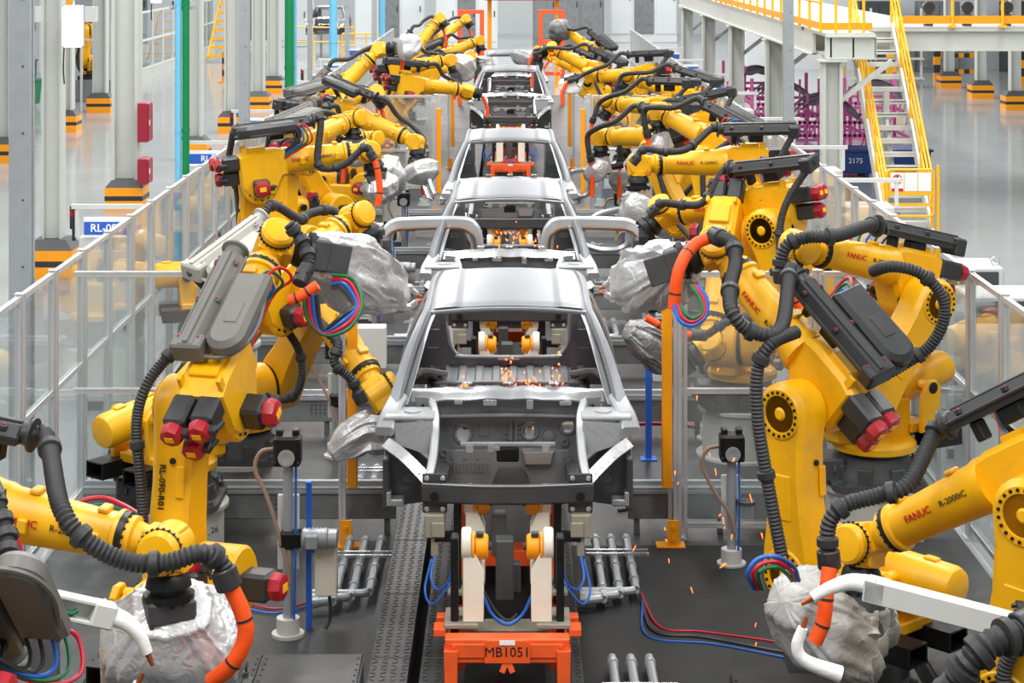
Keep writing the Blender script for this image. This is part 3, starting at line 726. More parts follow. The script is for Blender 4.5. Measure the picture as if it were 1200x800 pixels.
# ================================================================== WELDING ROBOTS
L1, AX, LF = 1.075, .225, 1.28        # lower arm, forearm axis offset, forearm length
RM = {}
def build_robot_meshes():
    # pedestal drum
    b = MB(); b.lathe((0, 0, 0), (0, 0, 1), [(0, .46), (.03, .46), (.03, .40), (.46, .40), (.47, .44), (.5, .44)], 36); RM['pedestal'] = b.mesh('pedestal', 'pedestal')
    b = MB(); b.lathe((0, 0, 0), (0, 0, 1), [(0, .34), (.03, .34), (.03, .30), (.17, .30), (.18, .40), (.2, .40)], 32); RM['pedestal_low'] = b.mesh('pedestal', 'pedestal')
    # base casting
    b = MB(); b.plate(rrect(-.39, -.36, .39, .36, .1), (), .05); b.lathe((0, 0, .05), (0, 0, 1), [(0, .35), (.06, .34), (.16, .29), (.20, .29)], 32)
    for a in range(8): 
        c, s2 = math.cos(a*PI/4+.39), math.sin(a*PI/4+.39); b.box((0, 0, 0), (.05, .12, .14), T4((.33*c, .33*s2, .11)) @ Matrix.Rotation(a*PI/4+.39, 4, 'Z'), .01)
    b.box((-.36, 0, .13), (.2, .34, .2), None, .02)
    for sx in (-1, 1):
        for sy in (-1, 1):
            b.lathe((sx*.33, sy*.3, .05), (0, 0, 1), [(0, .03), (.03, .03), (.035, .015)], 8)
            b.tube([V((sx*.36, sy*.2, .12))+V((0, .03*math.cos(k*PI/6), .03*math.sin(k*PI/6)+.03)) for k in range(13)], .008, 6)
    RM['base'] = b.mesh('base', 'cast_grey')
    # turntable carriage
    b = MB().mat('black_metal'); b.lathe((0, 0, .25), (0, 0, 1), [(0, .30), (.03, .30)], 36)
    b.mat('yellow'); b.lathe((0, 0, .28), (0, 0, 1), [(0, .33), (.01, .345), (.06, .345), (.08, .33), (.1, .30)], 36)
    b.prism([(-.30, -.24), (.34, -.24), (.40, -.14), (.40, .02), (.34, .05), (-.28, .12), (-.32, .05)], .36, T4((0, 0, .34)), .03)
    b.cyl((.312, -.26, .67), (.312, .06, .67), .235, n=32, ch=.02); b.lathe((.312, .06, .67), (0, 1, 0), [(0, .21), (.02, .21)], 28)
    for sy in (-.25, .17):           # balancer trunnion arms
        b.prism([(-.12, .0), (.06, .0), (.05, .3), (-.02, .42), (-.1, .42), (-.15, .36)], .05, T4((-.34, sy+.05, .42)) @ XZ, .008)
    b.box((-.36, -.04, .44), (.2, .4, .08), None, .01)
    b.mat('black_metal')
    for sy in (-.30, .225): b.cyl((-.40, sy, .78), (-.40, sy+.05, .78), .05, n=16, ch=.006)
    b.bolts((.312, .08, .67), (0, 1, 0), .17, .012, .014, 16)
    RM['carriage'] = b.mesh('carriage', None)
    b = MB()
    for sy in (-.22, .22):
        for (dy, dz, sy2, sz) in ((0, .06, .2, .012), (0, -.06, .2, .012), (.094, 0, .012, .13), (-.094, 0, .012, .13)): b.box((-.5, sy+dy, .36+dz), (.34, sy2, sz))
    RM['fork_pocket'] = b.mesh('fork_pocket', 'black_metal')
    def motor(b, o, d, L, r, cap=True, box=True):
        o = V(o); d = V(d).normalized(); R = frame(d).to_4x4(); R.translation = o
        b.mat('black_plastic'); b.box((0, 0, L/2), (r*2, r*2, L), R, r*.25)
        b.mat('red_cap'); b.lathe(o+d*L, d, [(0, r*.98), (.03, r*1.06), (.075, r*.92), (.085, r*.6)], 8)
        b.mat('safety_yellow'); b.box((0, 0, L+.087), (r*.8, r*.55, .004), R)
        b.mat('black_plastic'); b.box((r*1.1, 0, L+.02), (r*.8, r*.7, .06), R, .008); b.cyl(o+d*(L+.02)+R.to_3x3() @ V((r*1.4, 0, 0)), o+d*(L-.05)+R.to_3x3() @ V((r*1.7, 0, 0)), .018, n=8)
    b = MB(); motor(b, (-.12, -.1, .68), (0, 0, 1), .2, .085); RM['axis1_motor'] = b.mesh('base_motor', None)
    b = MB(); motor(b, (.312, -.26, .67), (0, -1, 0), .2, .09); RM['axis2_motor'] = b.mesh('shoulder_motor', None)
    # balancer: origin trunnion, x towards link
    b = MB(); b.lathe((-.42, -.02, 0), (1, 0, 0), [(0, .09), (.02, .125), (.06, .14), (.6, .14), (.62, .12), (.66, .1)], 28); b.cyl((.24, -.02, 0), (.42, -.02, 0), .03, n=12)
    for x in (-.2, .1): b.box((x, -.02, .145), (.1, .06, .02), None, .006)
    b.cyl((0, -.22, 0), (0, .2, 0), .045, n=14); RM['balancer'] = b.mesh('balancer', 'yellow')
    # lower arm: origin J2, z along arm, x forward, arm lies on +y side
    ol = []
    for k in range(11): a = PI+PI*k/10; ol.append((.215*math.cos(a), .215*math.sin(a)))
    ol += [(.20, .16), (.165, .36), (.15, .6), (.165, .86)]
    for k in range(11): a = PI*k/10; ol.append((.205*math.cos(a), L1+.205*math.sin(a)))
    ol += [(-.165, .86), (-.155, .6), (-.175, .36), (-.21, .16)]
    Mx = Matrix(((1, 0, 0, 0), (0, 0, -1, .36), (0, 1, 0, 0), (0, 0, 0, 1)))
    b = MB().mat('yellow'); b.prism(ol, .275, Mx, .035)
    for z, r in ((0, .15), (L1, .145)):
        b.mat('yellow'); b.lathe((0, .36, z), (0, 1, 0), [(0, r+.03), (.012, r+.02), (.012, r-.02), (-.02, r-.03), (-.02, .05), (.0, .045), (.012, .03)], 32)
        b.mat('black_metal'); b.bolts((0, .362, z), (0, 1, 0), r, .011, .018, 20)
    b.mat('yellow'); b.box((.0, .36, .52), (.14, .02, .3), None, .006); b.box((-.17, .14, .62), (.02, .06, .2), None, .006)
    b.mat('black_metal')
    for z in (.3, .75): b.cyl((-.165, .2, z), (-.18, .2, z), .02, n=10)
    RM['lower_arm'] = b.mesh('lower_arm', None)
    b = MB().mat('black_metal'); b.cyl((0, .06, L1), (0, .088, L1), .20, n=32); b.cyl((0, .06, 0), (0, .088, 0), .215, n=32); RM['joint_seal'] = b.mesh('joint_seal', None)
    # elbow housing: origin J3, x forward along forearm, z up
    b = MB().mat('yellow'); b.cyl((0, -.2, 0), (0, .06, 0), .20, n=32, ch=.02)
    b.prism([(-.22, .02), (-.12, -.12), (.16, -.12), (.27, .08), (.32, .10), (.32, .37), (.2, .40), (-.1, .40), (-.22, .36)], .32, T4((0, .1, 0)) @ Matrix(((1, 0, 0, 0), (0, 0, -1, 0), (0, 1, 0, 0), (0, 0, 0, 1))), .035)
    b.box((0, -.06, .41), (.2, .2, .05), None, .01)
    for sy in (-.2, .07): b.box((-.14, sy, .40), (.06, .03, .1), None, .006)
    b.mat('black_metal'); b.bolts((0, -.2, 0), (0, -1, 0), .15, .012, .012, 12)
    RM['elbow_housing'] = b.mesh('elbow_housing', None)
    for i, (y, z) in enumerate(((-.14, .29), (.03, .29), (-.055, .12))):
        b = MB(); motor(b, (-.2, y, z), (-1, 0, 0), .2+.04*(i == 1), .075); RM['wrist_motor%d' % i] = b.mesh('wrist_motor', None)
    b = MB(); motor(b, (0, -.2, 0), (0, -1, 0), .16, .09); RM['axis3_motor'] = b.mesh('elbow_motor', None)
    # forearm: origin on axis above J3
    b = MB().mat('yellow'); b.lathe((.28, 0, 0), (1, 0, 0), [(0, .165), (.06, .165), (.10, .15), (.62, .125), (.70, .125), (.71, .145), (.735, .145)], 36)
    for x, r in ((.5, .147), (.9, .126)): b.box((x, 0, r+.008), (.06, .1, .03), None, .008); b.box((x, -r-.008, 0), (.06, .03, .08), None, .008)
    RM['forearm'] = b.mesh('forearm', None)
    b = MB().mat('black_metal'); b.lathe((1.015, 0, 0), (1, 0, 0), [(0, .14), (.035, .14)], 36); b.bolts((1.05, 0, 0), (1, 0, 0), .128, .008, .012, 18); RM['forearm_seal'] = b.mesh('forearm_seal', None)
    # wrist neck + hinge drum: origin W, x along forearm, y hinge axis
    b = MB().mat('yellow'); b.lathe((-.23, 0, 0), (1, 0, 0), [(0, .125), (.04, .125), (.05, .10), (.12, .085), (.2, .085)], 30)
    b.cyl((0, -.10, 0), (0, .115, 0), .125, n=32, ch=.015); b.prism([(-.13, -.09), (-.02, -.1), (-.02, .1), (-.13, .09)], .18, T4((0, 0, -.09)), .01)
    b.lathe((0, .125, 0), (0, 1, 0), [(0, .118), (.04, .118), (.06, .1), (.068, .04)], 32)
    b.mat('black_metal'); b.lathe((0, .112, 0), (0, 1, 0), [(0, .121), (.014, .121)], 32); b.bolts((0, .114, 0), (0, 1, 0), .126, .006, .02, 24)
    RM['wrist'] = b.mesh('wrist', None)
    # flange head: origin W, z along tool axis, y hinge
    b = MB().mat('yellow'); b.prism([(-.09, -.1), (.09, -.1), (.115, .03), (.115, .12), (-.115, .12), (-.115, .03)], .17, T4((0, .085, 0)) @ Matrix(((1, 0, 0, 0), (0, 0, -1, 0), (0, 1, 0, 0), (0, 0, 0, 1))), .015)
    b.lathe((0, 0, .08), (0, 0, 1), [(0, .11), (.05, .11)], 28)
    RM['wrist_head'] = b.mesh('wrist_head', None)
    b = MB().mat('black_metal'); b.lathe((0, 0, .13), (0, 0, 1), [(0, .095), (.03, .115), (.08, .125), (.085, .1), (.11, .1), (.115, .14), (.15, .14)], 28); b.bolts((0, 0, .28), (0, 0, 1), .115, .011, .02, 12)
    RM['tool_flange'] = b.mesh('tool_flange', None)
    # dress-pack tray: origin elbow axis point, x along forearm
    for nm, mt in (('dark', 'black_plastic'), ('grey', 'box_grey'), ('light', 'box_light')):
        b = MB().mat(mt); Mz = T4((-.52, 0, 0)) @ Matrix(((0, 0, 1, 0), (1, 0, 0, 0), (0, 1, 0, 0), (0, 0, 0, 1)))
        b.prism([(-.085, 0), (.085, 0), (.09, .05), (.05, .11), (-.05, .11), (-.09, .05)], .86, Mz, .015)
        b.box((-.09, 0, .115), (.82, .035, .02), None, .005)
        for sy in (-.098, .098): b.box((-.09, sy, .05), (.86, .018, .018), None, .004)
        for x in (-.44, -.1, .24):
            for sy in (-.07, .07): b.box((x, sy, .085), (.04, .03, .035), None, .006)
        b.box((-.47, 0, .03), (.12, .22, .15), None, .015); b.lathe((.32, 0, .055), (1, 0, 0), [(0, .06), (.05, .07), (.06, .095), (.075, .095), (.075, .06)], 22)
        b.mat('red_cap')
        for x in (-.44, -.1, .24):
            for sy in (-.07, .07): b.box((x, sy, .106), (.014, .014, .008))
        RM['tray_'+nm] = b.mesh('dress_tray', None)
        b = MB().mat(mt); o2 = [(.2, -.12), (.2, .12)]+[(-.33+.13*math.cos(PI/2+PI*k/10), .13*math.sin(PI/2+PI*k/10)) for k in range(11)]
        b.prism(o2[::-1][::-1], .13, T4((-.05, -.235, -.02)), .035); b.box((-.22, -.24, .112), (.18, .09, .006), None, .003)
        b.tube(resample(spline([(.17, -.3, .0), (-.2, -.375, .0), (-.42, -.34, 0), (-.51, -.22, .0), (-.5, -.05, .0)], 6), .03), .014, 6)
        RM['loop_box_'+nm] = b.mesh('cable_loop_box', None)
    b = MB().mat('black_metal'); b.box((-.05, 0, -.05), (.16, .12, .1), None, .01); b.box((.2, 0, -.06), (.06, .1, .12), None, .01); RM['tray_bracket'] = b.mesh('tray_bracket', None)
build_robot_meshes()
def ring_mesh(r):
    k = 'ring%.3f' % r
    if k not in RM: b = MB(); b.lathe((0, 0, -.03), (0, 0, 1), [(0, r), (.008, r*1.28), (.052, r*1.28), (.06, r)], 16); RM[k] = b.mesh('clamp_ring', 'hose_black')
    return RM[k]
def ik(B, W, zp, elbow):
    u = V((W.x-B[0], W.y-B[1], 0)); dist = u.length; u.normalize()
    a = dist-.312; bb = W.z-(zp+.67); L2 = math.hypot(AX, LF); D = math.hypot(a, bb); Dm = L1+L2-.01
    if D > Dm: a *= Dm/D; bb *= Dm/D; D = Dm; 
    be = math.atan2(bb, a); al = math.acos(max(-1, min(1, (L1*L1+D*D-L2*L2)/(2*L1*D))))
    th = be+al*elbow
    J2 = V((B[0], B[1], zp+.67))+u*.312; Z = V((0, 0, 1))
    J3 = J2+(u*math.cos(th)+Z*math.sin(th))*L1; Wr = J2+u*a+Z*bb
    g = math.atan2(Wr.z-J3.z, (Wr-J3).dot(u)); ph = g-math.atan2(AX, LF)
    return u, J2, J3, Wr, th, ph
ROB = []
def robot(label, B, W, tool=(0, 0, -1), zp=.5, elbow=1, tray='dark', loop=True, gun=None, far=False, flip=1, hose=None, supply=None, sleeve=None,
          group='yellow welding robots along the line', tray_y=0., tray_z=.36, tray_up=None, mark=None, hose_r=.042, side=1, letter=True, trayx=0., leads=True, conn=False):
    W = V(W); u, J2, J3, Wr, th, ph = ik(B, W, zp, elbow)
    if (Wr-W).length > .02: print('REACH', label, (Wr-W).length)
    n = V((-u.y, u.x, 0)); Z = V((0, 0, 1))
    t = thing('welding_robot', label, 'robot', (B[0], B[1], 0), group)
    if zp > .4: pd = O('pedestal', RM['pedestal'], t, T4((B[0], B[1], 0)) @ Matrix.Scale(zp/.5, 4, V((0, 0, 1))))
    elif zp > .05: pd = O('pedestal', RM['pedestal_low'], t, T4((B[0], B[1], 0)) @ Matrix.Scale(zp/.2, 4, V((0, 0, 1))))
    O('base', RM['base'], t, T4((B[0], B[1], zp)))
    C = mtx(u, n, Z, V((B[0], B[1], zp))); car = O('carriage', RM['carriage'], t, C)
    O('fork_pocket', RM['fork_pocket'], car, C)
    O('base_motor', RM['axis1_motor'], car, C); O('shoulder_motor', RM['axis2_motor'], car, C)
    ld = u*math.cos(th)+Z*math.sin(th); lx = n.cross(ld); A = mtx(lx, n, ld, J2)
    la = O('lower_arm', RM['lower_arm'], t, A); O('joint_seal', RM['joint_seal'], la, A)
    tr = C @ V((-.40, 0, .78)); at = J2-lx*.17+ld*.12; bx = (at-tr).normalized(); by = (n-bx*n.dot(bx)).normalized()
    O('balancer', RM['balancer'], t, mtx(bx, by, bx.cross(by), tr))
    d = u*math.cos(ph)+Z*math.sin(ph); p = d.cross(n); E = mtx(d, n, p, J3)
    eh = O('elbow_housing', RM['elbow_housing'], t, E)
    for i in range(3): O('wrist_motor', RM['wrist_motor%d' % i], eh, E)
    O('elbow_motor', RM['axis3_motor'], eh, E)
    Ax = J3+p*AX; F = mtx(d, n, p, Ax); fa = O('forearm', RM['forearm'], t, F); O('forearm_seal', RM['forearm_seal'], fa, F)
    if letter and not far:
        for sy in (-1, 1):
            Q = F @ T4((.62, sy*.1435, .015)) @ Matrix.Rotation(0 if sy < 0 else PI, 4, 'Z') @ Matrix.Rotation(PI/2, 4, 'X') @ Matrix.Rotation(.045*-sy, 4, 'Y')
            O('brand_lettering', text_mesh('FANUC', .06, 'text_red', True), fa, Q @ T4((-.14, 0, 0))); O('model_lettering', text_mesh('R-2000iC', .052, 'text_black'), fa, Q @ T4((.13, 0, 0)))
    if mark:
        Q = A @ T4((-.172, .27, .58)) @ Matrix.Rotation(-PI/2, 4, 'Z') @ Matrix.Rotation(PI/2, 4, 'X') @ Matrix.Rotation(-PI/2, 4, 'Z')
        O('unit_lettering', text_mesh(mark, .06, 'text_black', True), la, Q)
    tool = V(tool).normalized(); h = d.cross(tool)
    if h.length < .05: h = n.copy()
    h.normalize(); h *= flip
    Wm = mtx(d, h, d.cross(h), Wr); wr = O('wrist', RM['wrist'], t, Wm)
    hx = h.cross(tool); Hm = mtx(hx, h, tool, Wr); O('wrist_head', RM['wrist_head'], wr, Hm); O('tool_flange', RM['tool_flange'], wr, Hm)
    TP_ = Wr+tool*.28
    # dress pack on the forearm
    TM = None; dp = None
    if tray:
        tu = p if tray_up is None else V(tray_up); tu = (tu-d*tu.dot(d)).normalized(); ty = tu.cross(d)
        TM = mtx(d, ty, tu, Ax+tu*tray_z+ty*tray_y+d*trayx)
        dp = O('dress_tray', RM['tray_'+tray], t, TM); O('tray_bracket', RM['tray_bracket'], dp, TM)
        if loop: O('cable_loop_box', RM['loop_box_'+tray], dp, TM)
    def mk_hose(name, pts, r, parent, ribbed=True, mname='hose_black', rings=0):
        o = O(name, hose_mesh(pts, r, ribbed and not far, 8 if far else 12, mname), parent)
        if rings and not far:
            pa = spline(pts, 10)
            for k in range(rings):
                i = int((k+.7)/(rings+.4)*(len(pa)-2)); R = frame(pa[i+1]-pa[i]).to_4x4(); R.translation = pa[i]; O('clamp_ring', ring_mesh(r), o, R)
        return o
    if tray and hose is None:
        s0 = TM @ V((.38, 0, .055)); hh = n*side
        hose = [s0, s0+d*.18+p*.03, Ax+d*.78+p*.24+hh*.16, Ax+d*1.02+p*.16+hh*.26, Wr+hh*.26+p*.06+tool*.02, Wr+hh*.25+tool*.18, Wr+hh*.2+tool*.34]
    if hose and conn: hose = [TM @ V((.36, 0, .055)), TM @ V((.47, 0, .05))]+list(hose)
    if hose:
        mk_hose('tool_conduit', hose, hose_r, t, True, 'hose_black', 4)
        e = V(hose[-1]); dd = (V(hose[-1])-V(hose[-2])).normalized()
        if sleeve is None: sleeve = [e-dd*.03, e+dd*.06-Z*.06, e+dd*.08-Z*.24+tool*.06, e+dd*.02-Z*.42+tool*.1]
        if sleeve:
            so = mk_hose('cable_sleeve', sleeve, hose_r*.86, t, False, 'orange_sleeve')
            if not far:
                pa = spline(sleeve, 10)
                for f in (.35, .75): i = int(f*(len(pa)-2)); b = MB(); b.cyl(pa[i], pa[i]+(pa[i+1]-pa[i]).normalized()*.014, hose_r*.9, n=12); b.obj('cable_tie', 'black_plastic', so)
        b = MB(); b.cyl(e-dd*.09, e+dd*.02, hose_r*1.35, n=14, ch=.008); b.box((0, 0, 0), (.1, .1, .05), T4(e-dd*.06)); b.obj('conduit_clamp', 'black_plastic', t)
    if supply is None:
        q0 = V((B[0], B[1], zp))+n*.42-u*.25+Z*.16
        supply = [q0, q0+Z*.25+n*.05, J2+n*.42-u*.05+Z*.1, J2+ld*.55+n*.42-lx*.12, J3+n*.40-lx*.2-ld*.1, J3+n*.28-d*.28+p*.25] + ([TM @ V((-.52, 0, .05))] if tray else [])
    if supply: mk_hose('supply_conduit', supply, hose_r*.92, t, True, 'hose_black', 2)
    # bundle of coloured leads at the rear of the forearm
    if leads and not far and tray:
        for i, mn in enumerate(('wire_red', 'wire_green', 'wire_blue', 'black_plastic', 'black_plastic')):
            o = TM @ V((.1-.04*i, -.26+.02*i, .02)); b = MB()
            b.tube(resample(spline([o, o+d*.14+p*.04+n*(.04*i-.1), o+d*.2-p*.12+n*(-.14+.03*i), o+d*.1-p*.22, J3+p*.2+d*(.1-.05*i)-n*.18], 6), .02), .011, 6); b.obj('signal_lead', mn, t)
    info = dict(t=t, W=Wr, tool=tool, h=h, hx=hx, d=d, n=n, u=u, TP=TP_, far=far, J3=J3, J2=J2)
    if gun: gun(info)
    ROB.append((label, J2, J3, Wr)); return info
# ---------------------------------------------------------------- guns carried by the robots
def cover_gun(to, r=.2, L=None, seed=1, mname='foil', arms=True, arm_dir=None, amp=.3, start=.0, armL=.35, light=True, mid=None):
    """weld gun under a crumpled silver cover, reaching from the flange towards the point or offset `to`"""
    def f(I):
        a = I['TP']-I['tool']*.02; e = V(to); g = (e-a).normalized(); t = I['t']
        b = MB(); R = frame(I['tool']).to_4x4(); R.translation = a
        b.box((0, 0, .07), (.26, .22, .12), R, .015); b.box((.11, 0, .16), (.03, .2, .22), R, .006); b.box((-.11, 0, .16), (.03, .2, .22), R, .006)
        wg = b.obj('weld_gun', 'cast_grey', t); WM[wg.name] = Matrix()
        m_ = (a+e)/2+V((0, 0, -.03)) if mid is None else V(mid)
        cm = cloth_mesh([a+I['tool']*.05+g*start, a.lerp(m_, .6)+I['tool']*.04, m_, e], [(r*.6, r*.6), (r*1.1, r*.9), (r*1.05, r*.8), (r*.55, r*.4)], mname, seed, amp, 30 if I['far'] else 78, 30 if I['far'] else 84)
        O('gun_cover', cm, wg)
        if arms:
            ad = g if arm_dir is None else V(arm_dir).normalized(); s2 = ad.cross(V((0, 0, 1)))
            s2 = s2.normalized() if s2.length > .1 else V((1, 0, 0)); up = s2.cross(ad)
            for k in (-1, 1):
                b = MB(); q = e-ad*.12+up*(.075*k); b.bar(q, q+ad*armL, .07, .055, up, ch=.012)
                b.bar(q+ad*(armL-.02), q+ad*(armL+.04)-up*(k*.05), .045, .04, up, ch=.01); b.obj('gun_arm', 'bright_steel', wg)
                b = MB(); q2 = q+ad*(armL+.03)-up*(k*.05); b.cyl(q2, q2+ad*.05-up*(k*.012), .016, .01, n=10); b.obj('electrode_tip', 'copper', wg)
    return f
def open_gun(dirv, L=.9, span=.5, seed=3):
    """bare C-gun: transformer block, fixed and moving arms"""
    def f(I):
        a = I['TP']; g = V(dirv).normalized(); t = I['t']; up = I['tool']; s2 = g.cross(up)
        s2 = s2.normalized() if s2.length > .1 else I['n']; up = s2.cross(g)
        R = mtx(g, s2, up, a)
        b = MB().mat('bright_steel'); b.box((.05, 0, .06), (.3, .2, .1), R, .01); b.box((.05, -.1, .16), (.34, .014, .22), R, .004); b.box((.05, .1, .16), (.34, .014, .22), R, .004)
        b.mat('black_metal'); b.box((.05, 0, .22), (.26, .16, .16), R, .02); b.cyl((-.12, 0, .2), (-.3, 0, .2), .05, n=14, M=R)
        wg = b.obj('weld_gun', None, t); WM[wg.name] = Matrix()
        for k, z in ((0, .16), (1, .16+span)):
            b = MB(); b.tube(resample(spline([R @ V((.18, 0, .2)), R @ V((.3, 0, z)), R @ V((L*.7, 0, z)), R @ V((L, 0, .16+span*(.35+.3*k)))], 6), .04), .035, 8); b.obj('gun_arm', 'steel', wg)
            b = MB(); q = R @ V((L, 0, .16+span*(.35+.3*k))); b.cyl(q, q+up*(.07*(1 if k == 0 else -1)), .018, n=10); b.obj('electrode_tip', 'copper', wg)
        O('gun_cover', cloth_mesh([R @ V((-.05, 0, .05)), R @ V((.1, 0, .2)), R @ V((.3, 0, .3))], [(.13, .13), (.17, .16), (.1, .1)], 'foil', seed, .2, 20, 20), wg)
    return f
# ---------------------------------------------------------------- robots in place
# foreground
ROBI = {}
ROBI['L0'] = robot('welding robot whose forearm spans in front of the RL-090-R01 arm', (-3.42, 10.9), P(197, 640, 10.6), (.02, -.05, -1), zp=.06, tray='dark', loop=True, tray_y=.1, leads=False,
      conn=True, hose=[P(70, 590, 10.3), P(95, 628, 10.2), P(140, 655, 10.2), P(190, 660, 10.2), P(235, 648, 10.25), P(258, 658, 10.3), P(268, 685, 10.3)],
      sleeve=[P(268, 683, 10.3), P(283, 715, 10.3), P(288, 745, 10.3), P(272, 778, 10.3), P(248, 798, 10.35)],
      gun=cover_gun(P(203, 815, 11.0), .33, seed=2, arms=False, amp=.2), hose_r=.052, flip=-1)
ROBI['LA'] = robot('welding robot seen by its grey cable box beside the white taped gun arm', (-2.7, 8.2), P(0, 890, 9.8), (1, .25, -.1), zp=.06, tray='grey', tray_y=-.16, trayx=.2, tray_z=.2, supply=False, sleeve=False,
      hose=[P(10, 655, 9.3), P(8, 630, 9.4), P(0, 600, 9.5), P(-12, 570, 9.6)])
ROBI['L1'] = robot('yellow welding robot lettered RL-090-R01 on its lower arm', (-2.05, 12.3), P(320, 288, 13.6), (.95, .25, -.2), zp=.35, tray='grey', mark='RL-090-R01', tray_y=.04, trayx=.5, tray_z=.27, tray_up=(-.3, -.9, .5), flip=-1,
      hose=[P(338, 262, 13.3), P(352, 280, 13.3), P(362, 305, 13.2), P(352, 330, 13.1)], sleeve=[P(338, 352, 13.0), P(352, 347, 13.0), P(372, 334, 13.0)],
      supply=[P(168, 640, 12.5), P(166, 575, 12.5), P(160, 500, 12.5), P(170, 455, 12.5), P(195, 420, 12.6), P(225, 390, 12.7), P(246, 374, 12.8)],
      gun=cover_gun(P(462, 348, 14.9), .25, seed=5, arm_dir=(1, .3, -.1), armL=.26))
ROBI['bentL'] = robot('welding robot on the drum pedestal behind the RL-090-R01 arm', (-2.78, 16.2), P(422, 246, 18.0), (.6, .2, -.75), zp=.5, tray='light', flip=-1, tray_up=(-.2, -.5, .8), tray_y=.1, tray_z=.5, trayx=-.15, gun=None)
robot('welding robot reaching low beside the orange post with a silver wrapped gun', (-2.5, 18.0), P(444, 462, 16.4), (.5, -.2, -.75), zp=.4, tray=None,
      hose=[P(372, 375, 16.6), P(395, 400, 16.3), P(392, 425, 16.2), P(412, 445, 16.2), P(424, 470, 16.2)], sleeve=False,
      supply=[P(300, 466, 17.5), P(340, 466, 17.3), P(354, 440, 17.2), P(350, 410, 17.2), P(335, 385, 17.3)],
      gun=cover_gun(P(388, 534, 16.2), .17, seed=8, arms=False, mid=P(425, 508, 16.25)))
robot('welding robot forearm lettered beside the RL sign with coiled red leads', (-3.25, 21.95), P(432, 176, 22.35), (.3, 0, -.95), zp=.65, tray='dark', trayx=.3, tray_z=.36, gun=cover_gun(P(455, 235, 22.4), .22, seed=11, arms=False), flip=-1,
      conn=True, hose=[P(372, 188, 21.9), P(382, 198, 21.9), P(405, 192, 21.9), P(428, 172, 21.9), P(438, 185, 21.9)])
# staircase side
ROBI['R0'] = robot('welding robot whose lettered forearm carries the long white taped gun arm', (3.2, 11.0), P(1012, 636, 11.9), (-.1, -.15, -1), zp=.2, tray='dark', tray_z=.35, loop=True, flip=1,
      conn=True, hose=[P(1065, 566, 11.3), P(1030, 580, 11.3), P(990, 592, 11.3), P(972, 612, 11.3), P(970, 640, 11.3), P(972, 662, 11.3)],
      sleeve=[P(972, 665, 11.15), P(968, 700, 11.1), P(965, 728, 11.1), P(955, 752, 11.1)], gun=cover_gun(P(918, 705, 11.6), .29, seed=4, arms=False, mname='grey_cloth', mid=P(985, 740, 11.9)), hose_r=.05)
ROBI['R1'] = robot('yellow welding robot with black cable tray beside the first orange post', (2.3, 13.15), P(842, 292, 14.05), (-.9, .1, -.3), zp=.2, tray='dark', tray_y=-.13, trayx=.26, tray_z=.27, tray_up=(.35, -.85, .5), flip=1,
      conn=True, hose=[P(915, 385, 12.7), P(880, 388, 12.7), P(858, 365, 12.7), P(856, 335, 13), P(862, 308, 13.3), P(857, 284, 13.5), P(838, 276, 13.7)],
      sleeve=[P(838, 276, 13.7), P(812, 288, 13.7), P(796, 315, 13.6), P(791, 345, 13.6), P(790, 362, 13.6)],
      supply=[P(935, 388, 12.7), P(905, 402, 12.6), P(888, 432, 12.6), P(888, 490, 12.6), P(897, 550, 12.6), P(908, 610, 12.6), P(916, 650, 12.6)],
      gun=cover_gun(P(735, 338, 15.0), .25, seed=6, arm_dir=(-1, .3, -.12), armL=.26), hose_r=.05)
robot('welding robot with folded forearm and arched hose under the fence cabinets', (3.0, 16.25), P(934, 288, 15.85), (-.35, -.1, -.9), zp=.65, elbow=1, tray='dark', trayx=.1, tray_z=.24, flip=1, loop=False,
      conn=True, hose=[P(980, 276, 15.45), P(945, 278, 15.45), P(922, 288, 15.45), P(915, 310, 15.45), P(917, 328, 15.45)], sleeve=[P(918, 326, 15.45), P(930, 345, 15.45), P(938, 360, 15.45)],
      supply=[P(1022, 318, 15.7), P(1045, 312, 15.5), P(1078, 320, 15.45), P(1103, 345, 15.45), P(1106, 375, 15.45), P(1090, 405, 15.45), P(1062, 425, 15.45), P(1035, 440, 15.45), P(1005, 452, 15.5)], hose_r=.055)
robot('welding robot reaching low behind the first cross fence with orange sleeve', (2.3, 19.6), P(832, 402, 18.4), (-.8, -.1, -.5), zp=.5, tray=None,
      hose=[P(905, 400, 18.2), P(880, 372, 18.2), P(850, 378, 18.1), P(828, 392, 18.1), P(812, 392, 18.1)], sleeve=[P(812, 392, 18.1), P(795, 392, 18), P(775, 382, 18), P(757, 372, 18)],
      gun=cover_gun(P(735, 385, 18.2), .2, seed=9, arms=False, mname='foil_dark'))
ROBI['bentR'] = robot('welding robot with bare bolted flange beside the second car body', (3.12, 18.75), P(780, 250, 19.9), (-.75, -.15, -.6), zp=.65, tray='dark', tray_z=.34, flip=1, loop=False,
      conn=True, hose=[P(825, 236, 19.2), P(800, 240, 19.3), P(775, 238, 19.4), P(762, 250, 19.4)], sleeve=False, tray_up=(0, -.3, .95))
robot('welding robot with white framed gun below its wrist past the second car', (3.15, 22.4), P(748, 192, 22.3), (0, -.05, -1), zp=.65, tray='dark', tray_z=.36, flip=-1, loop=False, tray_up=(0, -.3, .95),
      conn=True, hose=[P(806, 174, 21.9), P(780, 178, 21.9), P(755, 175, 21.9), P(742, 190, 21.9)], sleeve=False, gun=open_gun((-1, 0, -.3), .8, .4, 4))
ROBI['RA'] = robot('welding robot seen by its arched hose and taped gun arm in the corner', (3.25, 8.3), P(1255, 742, 10.2), (-1, .15, .05), zp=.5, tray=None, supply=False, sleeve=False,
      hose=[P(1105, 830, 9.8), P(1125, 790, 9.7), P(1160, 755, 9.7), P(1210, 735, 9.8)], hose_r=.075)
